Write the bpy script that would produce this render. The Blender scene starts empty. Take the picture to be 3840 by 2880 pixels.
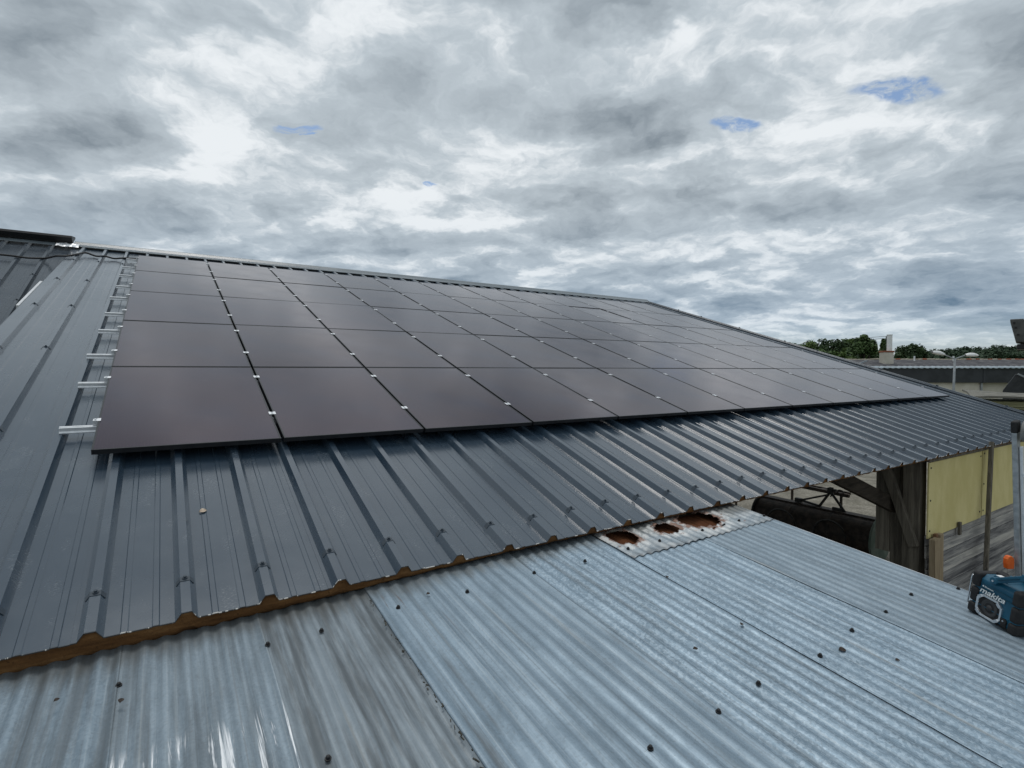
import bpy, math, random
from mathutils import Vector, Matrix, noise
random.seed(7)
C = bpy.context.scene.collection
SC = bpy.context.scene

# ---------------------------------------------------------------- camera
cam = bpy.data.objects.new('camera', bpy.data.cameras.new('camera'))
C.objects.link(cam)
SC.camera = cam
cam.data.sensor_width = 36.0
cam.data.lens = 36.0*2010.2/3840.0
cam.data.clip_start = 0.05
cam.data.clip_end = 3000
RX = Vector((0.83995, -0.54266, 0.0))
UPV = Vector((0.013777, 0.021324, 0.999678))
FW = Vector((0.542488, 0.839680, -0.025388))
cam.matrix_world = Matrix(((RX.x, UPV.x, -FW.x, 0.41746), (RX.y, UPV.y, -FW.y, -4.32671), (RX.z, UPV.z, -FW.z, 0.50862), (0, 0, 0, 1)))

# ---------------------------------------------------------------- light and exposure
SC.view_settings.view_transform = 'Standard'
SC.view_settings.look = 'None'
SC.view_settings.exposure = 0.0
SC.view_settings.gamma = 1.0
SUN_EL, SUN_AZ = math.radians(77), math.radians(4)     # azimuth from +Y towards +X
sl = bpy.data.lights.new('sun', 'SUN')
sl.energy = 1.0
sl.angle = math.radians(20)
sl.color = (1.0, 0.97, 0.93)
sun = bpy.data.objects.new('sun', sl)
C.objects.link(sun)
sd = Vector((math.sin(SUN_AZ)*math.cos(SUN_EL), math.cos(SUN_AZ)*math.cos(SUN_EL), math.sin(SUN_EL)))
sun.rotation_euler = sd.to_track_quat('Z', 'Y').to_euler()
sun.location = sd*60

# cloud cells of this day's sky: centre and inverse shape on the cloud layer, brightness
CLOUDS=[
(-0.971,1.103,5.319,4.787,-1.201,7.138,-0.46),(-1.030,1.377,6.064,4.614,-1.424,7.256,-0.30),(-1.257,1.368,6.565,6.139,-1.925,8.131,-0.28),(-1.263,1.723,2.705,2.012,-1.640,6.335,-0.26),(-0.796,1.702,8.572,4.063,-2.070,12.689,-0.14),(-0.140,1.301,5.308,0.580,-0.215,7.954,-0.10),(0.051,1.360,3.595,-0.137,0.100,9.754,-0.20),(0.334,1.430,5.119,-1.217,0.583,8.733,-0.18),(-0.470,1.589,4.088,1.227,-0.896,9.392,-0.14),(0.079,2.102,3.697,-0.141,0.123,7.196,-0.14),(-0.470,2.141,4.187,0.930,-0.799,7.952,-0.18),(0.602,2.382,3.053,-0.779,1.391,10.661,-0.18),(1.002,1.816,3.565,-1.994,1.757,8.424,-0.24),(0.648,2.019,4.122,-1.338,1.443,10.478,-0.10),(0.958,1.080,9.876,-8.958,1.690,10.248,-0.10),(1.700,2.212,2.622,-2.038,4.258,11.220,-0.12),(1.417,2.557,2.269,-1.270,4.704,14.777,-0.12),(-0.815,1.499,6.498,3.588,-0.807,5.005,0.12),(-0.774,1.173,10.004,6.739,-1.456,10.363,0.10),(-0.463,1.195,6.147,2.431,-0.705,8.142,0.10),(-0.720,2.290,2.990,0.950,-2.267,14.596,0.20),(-0.113,1.989,3.911,0.224,-0.302,12.742,0.20),(0.323,2.607,3.717,-0.465,0.966,13.723,0.16),(0.311,1.166,4.585,-1.249,0.505,8.660,0.14),(0.013,1.102,5.342,-0.065,0.038,14.669,0.10),(0.847,1.430,4.089,-2.464,1.621,9.805,0.10),(1.841,2.872,1.552,-1.003,4.718,10.865,0.16),(-0.372,1.842,7.921,1.622,-1.250,16.049,0.20),]
HOLES=[
(0.872,1.242,11.097,-7.941,3.813,23.651),(0.890,1.216,19.270,-14.376,4.904,30.116),(0.584,1.413,17.256,-7.248,4.621,40.188),(-0.550,1.429,21.565,8.439,-5.576,51.394),(-0.539,1.456,67.010,25.234,-13.284,124.133),(-0.267,1.727,42.292,6.641,-4.055,73.237),]


class NT:
    """small node-tree writer"""
    def __init__(s, tree):
        s.t = tree; s.n = tree.nodes; s.l = tree.links
    def new(s, kind, **kw):
        n = s.n.new(kind)
        for k, v in kw.items(): setattr(n, k, v)
        return n
    def put(s, sock, v):
        if isinstance(v, bpy.types.NodeSocket): s.l.new(v, sock)
        else: sock.default_value = v
    def math(s, op, a, b=0.0, clamp=False):
        n = s.new('ShaderNodeMath', operation=op, use_clamp=clamp)
        s.put(n.inputs[0], a); s.put(n.inputs[1], b)
        return n.outputs[0]
    def vec(s, op, a, b=(0, 0, 0)):
        n = s.new('ShaderNodeVectorMath', operation=op)
        s.put(n.inputs[0], a)
        if op == 'SCALE': s.put(n.inputs['Scale'], b)
        elif op not in ('LENGTH', 'NORMALIZE'): s.put(n.inputs[1], b)
        return n.outputs['Value'] if op in ('DOT_PRODUCT', 'LENGTH', 'DISTANCE') else n.outputs[0]
    def noise(s, v, scale, detail=4.0, rough=0.55, dist=0.0, col=False):
        n = s.new('ShaderNodeTexNoise')
        s.put(n.inputs['Vector'], v)
        n.inputs['Scale'].default_value = scale; n.inputs['Detail'].default_value = detail
        n.inputs['Roughness'].default_value = rough; n.inputs['Distortion'].default_value = dist
        return n.outputs['Color' if col else 'Fac']
    def voro(s, v, scale, feature='F1', out='Color'):
        n = s.new('ShaderNodeTexVoronoi', feature=feature)
        s.put(n.inputs['Vector'], v); n.inputs['Scale'].default_value = scale
        return n.outputs[out]
    def ramp(s, f, a, b, lo=0.0, hi=1.0, smooth=True):
        n = s.new('ShaderNodeMapRange', interpolation_type='SMOOTHSTEP' if smooth else 'LINEAR')
        s.put(n.inputs['Value'], f)
        n.inputs['From Min'].default_value = a; n.inputs['From Max'].default_value = b
        n.inputs['To Min'].default_value = lo; n.inputs['To Max'].default_value = hi
        return n.outputs[0]
    def crgb(s, f, stops):
        n = s.new('ShaderNodeValToRGB'); s.put(n.inputs[0], f)
        e = n.color_ramp.elements
        while len(e) < len(stops): e.new(0.5)
        for el, (p, c) in zip(e, stops): el.position = p; el.color = (*c, 1)
        return n.outputs[0]
    def mix(s, f, a, b, mode='MIX'):
        n = s.new('ShaderNodeMix', data_type='RGBA', blend_type=mode)
        s.put(n.inputs[0], f)
        for i, v in ((6, a), (7, b)):
            s.put(n.inputs[i], (*v, 1) if isinstance(v, tuple) and len(v) == 3 else v)
        return n.outputs[2]
    def mapping(s, v, scale=(1, 1, 1), loc=(0, 0, 0)):
        n = s.new('ShaderNodeMapping'); s.put(n.inputs[0], v)
        n.inputs['Scale'].default_value = scale; n.inputs['Location'].default_value = loc
        return n.outputs[0]
    def sep(s, v):
        n = s.new('ShaderNodeSeparateXYZ'); s.put(n.inputs[0], v); return n.outputs
    def comb(s, x, y, z=0.0):
        n = s.new('ShaderNodeCombineXYZ')
        for i, v in enumerate((x, y, z)): s.put(n.inputs[i], v)
        return n.outputs[0]

# ---------------------------------------------------------------- sky: clear blue behind a broken cloud layer
W = bpy.data.worlds.new('World')
SC.world = W
W.use_nodes = True
t = NT(W.node_tree)
t.n.clear()
sky = t.new('ShaderNodeTexSky', sky_type='NISHITA', sun_disc=False)
sky.sun_elevation = SUN_EL; sky.sun_rotation = SUN_AZ
sky.air_density = 1.0; sky.dust_density = 0.6; sky.ozone_density = 0.3
d = t.new('ShaderNodeTexCoord').outputs['Generated']
dz = t.sep(d)[2]
den = t.math('ADD', t.math('MAXIMUM', dz, 0.0), 0.22)
q = t.comb(t.math('DIVIDE', t.vec('DOT_PRODUCT', d, tuple(RX)), den),
           t.math('DIVIDE', t.vec('DOT_PRODUCT', d, tuple(Vector((FW.x, FW.y, 0)).normalized())), den), 0.0)
w1 = t.vec('SUBTRACT', t.noise(q, 2.6, 5, 0.6, col=True), (0.5, 0.5, 0.5))
w2 = t.vec('SUBTRACT', t.noise(q, 9.0, 4, 0.6, col=True), (0.5, 0.5, 0.5))
qw = t.vec('ADD', q, t.vec('ADD', t.vec('SCALE', w1, 0.30), t.vec('SCALE', w2, 0.07)))
flat = t.new('ShaderNodeVectorMath', operation='MULTIPLY'); t.put(flat.inputs[0], qw); flat.inputs[1].default_value = (1, 1, 0)
qf = flat.outputs[0]
def cell(q_, c, hi, edge=1.35):
    v = t.vec('SUBTRACT', q_, (c[0], c[1], 0))
    r = t.vec('LENGTH', t.comb(t.vec('DOT_PRODUCT', v, (c[2], c[3], 0)), t.vec('DOT_PRODUCT', v, (c[4], c[5], 0))))
    return t.ramp(r, 0.0, edge, hi, 0.0)
def vor(v, sc, sm):
    n = t.new('ShaderNodeTexVoronoi', feature='SMOOTH_F1'); t.put(n.inputs['Vector'], v)
    n.inputs['Scale'].default_value = sc; n.inputs['Smoothness'].default_value = sm
    return n.outputs['Distance']
qv = t.vec('MULTIPLY', t.vec('ADD', q, t.vec('ADD', t.vec('SCALE', w1, 0.55), t.vec('SCALE', w2, 0.17))), (1, 1, 0))
n0 = t.noise(t.vec('ADD', qf, (7.3, 2.1, 0)), 5.2, 8, 0.62, 0.0)
fine = t.math('ADD', t.math('MULTIPLY', t.math('SUBTRACT', n0, 0.5), 0.55), t.math('MULTIPLY', t.math('SUBTRACT', n0, t.noise(t.vec('ADD', qf, (7.3, 2.045, 0)), 5.2, 4, 0.62, 0.0)), 0.95))
big = t.math('SUBTRACT', t.noise(t.vec('ADD', qf, (3.1, 0.4, 0)), 1.1, 5, 0.55, 0.25), 0.5)
c1 = t.ramp(vor(qv, 2.2, 0.35), 0.12, 0.62, -0.26, 0.30, False)      # dark middles, bright breaks between the cells
c2 = t.ramp(vor(t.vec('ADD', qv, (4.7, 1.9, 0)), 4.6, 0.3), 0.12, 0.60, -0.13, 0.17, False)
L = t.math('ADD', t.math('ADD', c1, c2), 0.185)
L = t.math('ADD', L, t.math('MULTIPLY', big, 0.55))
L = t.math('ADD', L, t.math('MULTIPLY', fine, 0.78))
for c in CLOUDS:
    L = t.math('ADD', L, cell(qf, c, c[6]*1.40, 1.75))
lowz = t.ramp(dz, 0.02, 0.34)
dark = t.mix(lowz, (0.095, 0.175, 0.270), (0.150, 0.190, 0.230))
midc = t.mix(lowz, (0.400, 0.490, 0.580), (0.510, 0.575, 0.625))
lit = t.mix(lowz, (0.70, 0.77, 0.83), (0.83, 0.87, 0.90))
clouds = t.mix(t.ramp(L, -0.40, 0.50, 0, 1, False), dark, midc)
clouds = t.mix(t.ramp(L, 0.45, 0.82), clouds, lit)
hole = 0.0
qh = t.vec('ADD', q, t.vec('ADD', t.vec('SCALE', w1, 0.10), t.vec('SCALE', w2, 0.09)))
qhf = t.vec('MULTIPLY', qh, (1, 1, 0))
for c in HOLES:
    hole = t.math('MAXIMUM', hole, cell(qhf, c, 1.0, 1.7))
hole = t.math('MULTIPLY', t.ramp(hole, 0.14, 0.62), t.ramp(t.noise(qf, 15.0, 6, 0.7), 0.30, 0.58))
thin = t.math('MULTIPLY', t.ramp(dz, 0.10, 0.0), 0.35)      # cover thins out low over the horizon
clear = t.math('MAXIMUM', hole, thin, True)
bgs = t.new('ShaderNodeBackground'); t.put(bgs.inputs['Color'], sky.outputs[0]); bgs.inputs['Strength'].default_value = 0.125
bgc = t.new('ShaderNodeBackground'); t.put(bgc.inputs['Color'], clouds); bgc.inputs['Strength'].default_value = 1.0
ms = t.new('ShaderNodeMixShader'); t.put(ms.inputs[0], clear); t.l.new(bgc.outputs[0], ms.inputs[1]); t.l.new(bgs.outputs[0], ms.inputs[2])
t.l.new(ms.outputs[0], t.new('ShaderNodeOutputWorld').inputs[0])
W.cycles.sampling_method = 'MANUAL'
W.cycles.sample_map_resolution = 512

# ---------------------------------------------------------------- mesh helpers
class MB:
    """collects faces, then links them as ONE mesh object"""
    def __init__(s): s.v = []; s.f = []
    def add(s, vs, fs):
        b = len(s.v); s.v += [tuple(p) for p in vs]; s.f += [tuple(i+b for i in f) for f in fs]; return s
    def box(s, c, size, rot=None, taper=None):
        x, y, z = (k/2 for k in size); R = rot if rot else Matrix.Identity(3)
        P = []
        for k, sz in ((1.0, -z), (taper if taper else 1.0, z)):
            P += [Vector(c)+R @ Vector((sx*x*k, sy*y*k, sz)) for sx, sy in ((-1, -1), (1, -1), (1, 1), (-1, 1))]
        return s.add(P, [(3, 2, 1, 0), (4, 5, 6, 7), (0, 1, 5, 4), (1, 2, 6, 5), (2, 3, 7, 6), (3, 0, 4, 7)])
    def bbox(s, a, b):
        return s.box([(i+j)/2 for i, j in zip(a, b)], [abs(j-i) for i, j in zip(a, b)])
    def bar(s, p, q, w, h, up=(0, 0, 1)):
        p, q = Vector(p), Vector(q); z = (q-p).normalized(); x = Vector(up).cross(z)
        if x.length < 1e-4: x = Vector((1, 0, 0))
        x.normalize(); y = z.cross(x)
        return s.box((p+q)/2, (w, h, (q-p).length), Matrix((x, y, z)).transposed())
    def tube(s, pts, r, n=8, cap=True):
        pts = [Vector(p) for p in pts]; rs = r if isinstance(r, (list, tuple)) else [r]*len(pts)
        P = []; ref = None
        for i, p in enumerate(pts):
            z = (pts[min(i+1, len(pts)-1)]-pts[max(i-1, 0)]).normalized()
            x = (ref - z*ref.dot(z)) if ref else z.orthogonal()
            x.normalize(); ref = x; y = z.cross(x)
            P += [p+(x*math.cos(a)+y*math.sin(a))*rs[i] for a in (2*math.pi*k/n for k in range(n))]
        F = [(i*n+k, i*n+(k+1) % n, (i+1)*n+(k+1) % n, (i+1)*n+k) for i in range(len(pts)-1) for k in range(n)]
        if cap: F += [tuple(range(n-1, -1, -1)), tuple((len(pts)-1)*n+k for k in range(n))]
        return s.add(P, F)
    def prism(s, prof, y0, y1, axis='y', close=True):
        n = len(prof)
        f = {'y': lambda a, b, c: (a, c, b), 'x': lambda a, b, c: (c, a, b), 'z': lambda a, b, c: (a, b, c)}[axis]
        P = [f(a, b, y0) for a, b in prof]+[f(a, b, y1) for a, b in prof]
        F = [(i, (i+1) % n, n+(i+1) % n, n+i) for i in range(n if close else n-1)]
        if close: F += [tuple(range(n-1, -1, -1)), tuple(range(n, 2*n))]
        return s.add(P, F)
    def grid(s, rows):
        m = len(rows[0])
        return s.add([p for r in rows for p in r], [(i*m+j, i*m+j+1, (i+1)*m+j+1, (i+1)*m+j) for i in range(len(rows)-1) for j in range(m-1)])
    def build(s, name, mat, parent=None, mw=None, smooth=False, bevel=0.0, seg=2, angle=40):
        me = bpy.data.meshes.new(name); me.from_pydata(s.v, [], s.f); me.validate()
        if smooth: me.polygons.foreach_set('use_smooth', [True]*len(me.polygons))
        me.update()
        o = bpy.data.objects.new(name, me); C.objects.link(o)
        if mat: me.materials.append(mat)
        place(o, parent, mw)
        if bevel:
            b = o.modifiers.new('bevel', 'BEVEL'); b.width = bevel; b.segments = seg; b.limit_method = 'ANGLE'; b.angle_limit = math.radians(angle)
        return o
WORLD = {}
def place(o, parent=None, mw=None):
    """parent o and stand it at world matrix mw (default: its parent's own place)"""
    pw = WORLD[parent.name] if parent else Matrix.Identity(4)
    if mw is None: mw = pw
    o.parent = parent
    o.matrix_parent_inverse = Matrix.Identity(4)
    o.matrix_basis = pw.inverted() @ mw
    WORLD[o.name] = mw.copy()
def empty(name, mw):
    o = bpy.data.objects.new(name, None); C.objects.link(o); o.empty_display_size = 0.2
    place(o, None, mw); return o
def tag(o, label=None, cat=None, group=None, kind=None):
    for k, v in (('label', label), ('category', cat), ('group', group), ('kind', kind)):
        if v: o[k] = v
    return o
def T(x, y, z): return Matrix.Translation((x, y, z))
def copy_tree(o, parent=None):
    c = o.copy(); C.objects.link(c); c.parent = parent
    for ch in list(o.children): copy_tree(ch, c)
    return c

# ---------------------------------------------------------------- materials
def material(name, rough=0.6, metal=0.0, color=(0.5, 0.5, 0.5), spec=0.5, fn=None):
    m = bpy.data.materials.new(name); m.use_nodes = True
    k = NT(m.node_tree); b = m.node_tree.nodes['Principled BSDF']
    b.inputs['Base Color'].default_value = (*color, 1); b.inputs['Roughness'].default_value = rough
    b.inputs['Metallic'].default_value = metal; b.inputs['Specular IOR Level'].default_value = spec
    k.b = b
    k.co = k.new('ShaderNodeTexCoord').outputs['Object']
    if fn: fn(k)
    return m
def bump(k, h, strength=0.3, dist=0.01):
    n = k.new('ShaderNodeBump'); k.put(n.inputs['Height'], h)
    n.inputs['Strength'].default_value = strength; n.inputs['Distance'].default_value = dist
    k.l.new(n.outputs[0], k.b.inputs['Normal'])
def mottled(name, a, b, scale=4.0, rough=0.8, metal=0.0, stretch=(1, 1, 1), lo=0.35, hi=0.65, bmp=0.0, spec=0.4, dist=0.005):
    def fn(k):
        v = k.mapping(k.co, stretch)
        n = k.noise(v, scale, 6, 0.6)
        k.put(k.b.inputs['Base Color'], k.mix(k.ramp(n, lo, hi), a, b))
        if bmp: bump(k, n, bmp, dist)
    return material(name, rough, metal, a, spec, fn)

def steel_fn(base, worn):
    def fn(k):
        co = k.co
        dust = k.noise(co, 1.3, 7, 0.62)
        streak = k.noise(k.mapping(co, (9, 0.5, 9)), 1.0, 5, 0.6)
        scuff = k.math('MULTIPLY', k.ramp(k.noise(k.mapping(co, (7, 3.2, 7)), 1.0, 3, 0.5), 0.57, 0.68),
                       k.ramp(k.noise(k.mapping(co, (60, 190, 60)), 1.0, 3, 0.7), 0.52, 0.70))
        speck = k.math('MULTIPLY', k.ramp(k.voro(co, 42.0, 'F1', 'Distance'), 0.10, 0.04), k.ramp(k.noise(co, 6.0, 2), 0.56, 0.66))
        c = k.mix(k.ramp(dust, 0.35, 0.7, 0.0, 0.5), base, worn)
        c = k.mix(k.ramp(streak, 0.5, 0.8, 0.0, 0.30), c, worn)
        c = k.mix(k.math('MULTIPLY', scuff, 0.65), c, (0.24, 0.26, 0.27))
        c = k.mix(k.math('MULTIPLY', speck, 0.5), c, (0.32, 0.34, 0.35))
        k.put(k.b.inputs['Base Color'], c)
        k.put(k.b.inputs['Roughness'], k.ramp(dust, 0.3, 0.7, 0.20, 0.31))
        bump(k, k.noise(k.mapping(co, (5, 1.2, 5)), 1.0, 1, 0.5), 0.012, 0.02)
    return fn
M_STEEL = material('painted_steel', 0.38, 0.0, spec=0.5, fn=steel_fn((0.024, 0.043, 0.066), (0.044, 0.068, 0.092)))
M_STEEL.node_tree.nodes['Principled BSDF'].inputs['Coat Weight'].default_value = 0.7
M_STEEL.node_tree.nodes['Principled BSDF'].inputs['Coat Roughness'].default_value = 0.19
M_STEEL.node_tree.nodes['Principled BSDF'].inputs['Specular IOR Level'].default_value = 0.6
M_STEEL_OLD = material('older_painted_steel', 0.45, 0.0, spec=0.4, fn=steel_fn((0.044, 0.057, 0.072), (0.066, 0.082, 0.098)))
M_TRIM = material('ridge_steel', 0.42, 0.0, spec=0.5, fn=steel_fn((0.13, 0.155, 0.17), (0.19, 0.22, 0.235)))
M_DARK = mottled('dark_paint', (0.018, 0.020, 0.022), (0.034, 0.037, 0.040), 6, 0.55)
M_BLACK = mottled('black_plastic', (0.010, 0.010, 0.011), (0.018, 0.018, 0.019), 30, 0.5)
def foam_fn(k):
    n = k.noise(k.mapping(k.co, (3, 20, 20)), 1.0, 6, 0.65); n2 = k.noise(k.co, 60.0, 4, 0.6)
    c = k.crgb(n, [(0.25, (0.065, 0.028, 0.011)), (0.5, (0.165, 0.078, 0.028)), (0.75, (0.29, 0.155, 0.062))])
    c = k.mix(k.ramp(n2, 0.62, 0.72, 0.0, 0.7), c, (0.03, 0.014, 0.008))
    k.put(k.b.inputs['Base Color'], c); bump(k, n2, 0.6, 0.01)
M_FOAM = material('aged_brown_foam', 0.9, 0, spec=0.2, fn=foam_fn)
def wood_fn(a, b, c_, ax=(1.2, 18, 18), sc=1.0):
    def fn(k):
        isl = k.new('ShaderNodeNewGeometry').outputs['Random Per Island']      # every board its own grain and tone
        v = k.mapping(k.vec('ADD', k.co, k.vec('SCALE', k.comb(isl, k.math('FRACT', k.math('MULTIPLY', isl, 7.3)), isl), 40.0)), ax)
        g = k.noise(v, sc, 8, 0.68, 0.6); p = k.math('ADD', k.math('MULTIPLY', k.noise(k.co, 1.1, 4, 0.6), 0.45), k.math('MULTIPLY', isl, 0.55))
        col = k.crgb(k.math('ADD', k.math('MULTIPLY', g, 0.75), k.math('MULTIPLY', p, 0.30)), [(0.36, a), (0.52, b), (0.68, c_)])
        k.put(k.b.inputs['Base Color'], col); bump(k, g, 0.5, 0.01)
    return fn
M_PLANK = material('weathered_planks', 0.9, spec=0.2, fn=wood_fn((0.07, 0.07, 0.075), (0.24, 0.235, 0.23), (0.46, 0.44, 0.40)))
M_TIMBER = material('grey_timber', 0.9, spec=0.2, fn=wood_fn((0.055, 0.050, 0.042), (0.14, 0.125, 0.10), (0.24, 0.215, 0.175), (18, 18, 1.2)))
M_BATTEN = material('fresh_timber', 0.8, spec=0.3, fn=wood_fn((0.20, 0.15, 0.09), (0.32, 0.25, 0.16), (0.42, 0.34, 0.24), (25, 25, 1.5)))
M_BATTEN_RED = material('reddish_timber', 0.8, spec=0.3, fn=wood_fn((0.12, 0.06, 0.035), (0.20, 0.11, 0.06), (0.26, 0.15, 0.09), (25, 25, 1.5)))
M_DARKWOOD = material('dark_timber', 0.9, spec=0.2, fn=wood_fn((0.020, 0.017, 0.013), (0.048, 0.040, 0.032), (0.085, 0.070, 0.055), (3, 18, 18)))
M_RUSTWOOD = material('rust_stained_timber', 0.95, spec=0.15, fn=wood_fn((0.022, 0.009, 0.005), (0.090, 0.034, 0.015), (0.165, 0.068, 0.030), (22, 3, 22)))
def yellow_fn(k):
    n = k.noise(k.mapping(k.co, (2.5, 2.5, 1.2)), 1.0, 6, 0.6)
    weave = k.math('MULTIPLY', k.ramp(k.noise(k.mapping(k.co, (30, 30, 160)), 1.0, 2, 0.5), 0.3, 0.7), 0.16)
    c = k.mix(k.ramp(n, 0.36, 0.66), (0.58, 0.50, 0.215), (0.68, 0.595, 0.29))
    spot = k.ramp(k.noise(k.co, 5.5, 3, 0.7), 0.70, 0.80, 0.0, 0.6)
    c = k.mix(spot, c, (0.16, 0.14, 0.06))
    c = k.mix(weave, c, (0.30, 0.26, 0.09))
    k.put(k.b.inputs['Base Color'], c); bump(k, n, 0.15, 0.02)
M_YELLOW = material('yellow_board', 0.75, spec=0.3, fn=yellow_fn)
M_ALU = mottled('aluminium', (0.74, 0.76, 0.78), (0.84, 0.85, 0.86), 40, 0.42, 0.45)
M_CHROME = mottled('chrome', (0.66, 0.68, 0.70), (0.80, 0.81, 0.82), 25, 0.22, 0.9)
M_FRAME = mottled('black_anodised', (0.010, 0.010, 0.012), (0.016, 0.016, 0.018), 12, 0.34, 0.0)
def glass_fn(k):
    x, y, z = k.sep(k.co)
    oi = k.new('ShaderNodeObjectInfo')
    def lines(c, pitch, w):
        f = k.math('FRACT', k.math('DIVIDE', c, pitch)); return k.ramp(k.math('ABSOLUTE', k.math('SUBTRACT', f, 0.5)), 0.5-w, 0.5)
    bus = k.math('MULTIPLY', lines(x, 0.0188, 0.06), k.ramp(k.noise(k.mapping(k.co, (30, 60, 1)), 1.0, 3, 0.6), 0.40, 0.65))
    cell = k.math('MAXIMUM', lines(x, 0.1845, 0.008), lines(y, 0.0925, 0.012))
    tint = k.mix(oi.outputs['Random'], (0.0150, 0.0050, 0.0150), (0.0200, 0.0075, 0.0090))
    tint = k.mix(k.ramp(k.noise(k.co, 1.4, 3, 0.5), 0.35, 0.7), tint, (0.0080, 0.0055, 0.0180))
    c = k.mix(k.math('MULTIPLY', bus, 0.75), tint, (0.090, 0.068, 0.072))
    c = k.mix(k.math('MULTIPLY', cell, 0.30), c, (0.004, 0.004, 0.005))
    dust = k.ramp(k.noise(k.co, 3.2, 6, 0.65), 0.52, 0.85, 0.0, 0.10)
    spots = k.math('MULTIPLY', k.ramp(k.voro(k.co, 7.0, 'F1', 'Distance'), 0.30, 0.12), k.ramp(k.noise(k.co, 2.3, 3), 0.60, 0.72))
    c = k.mix(k.math('MULTIPLY', spots, 0.10), c, (0.30, 0.29, 0.28))
    c = k.mix(dust, c, (0.22, 0.19, 0.20))
    k.put(k.b.inputs['Base Color'], c)
    k.put(k.b.inputs['Roughness'], k.ramp(k.noise(k.co, 2.0, 4), 0.35, 0.7, 0.11, 0.17))
    k.b.inputs['IOR'].default_value = 1.60
M_GLASS = material('solar_glass', 0.2, spec=0.5, fn=glass_fn)
M_GLASS.node_tree.nodes['Principled BSDF'].inputs['Specular Tint'].default_value = (1.0, 0.80, 0.95, 1)

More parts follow.
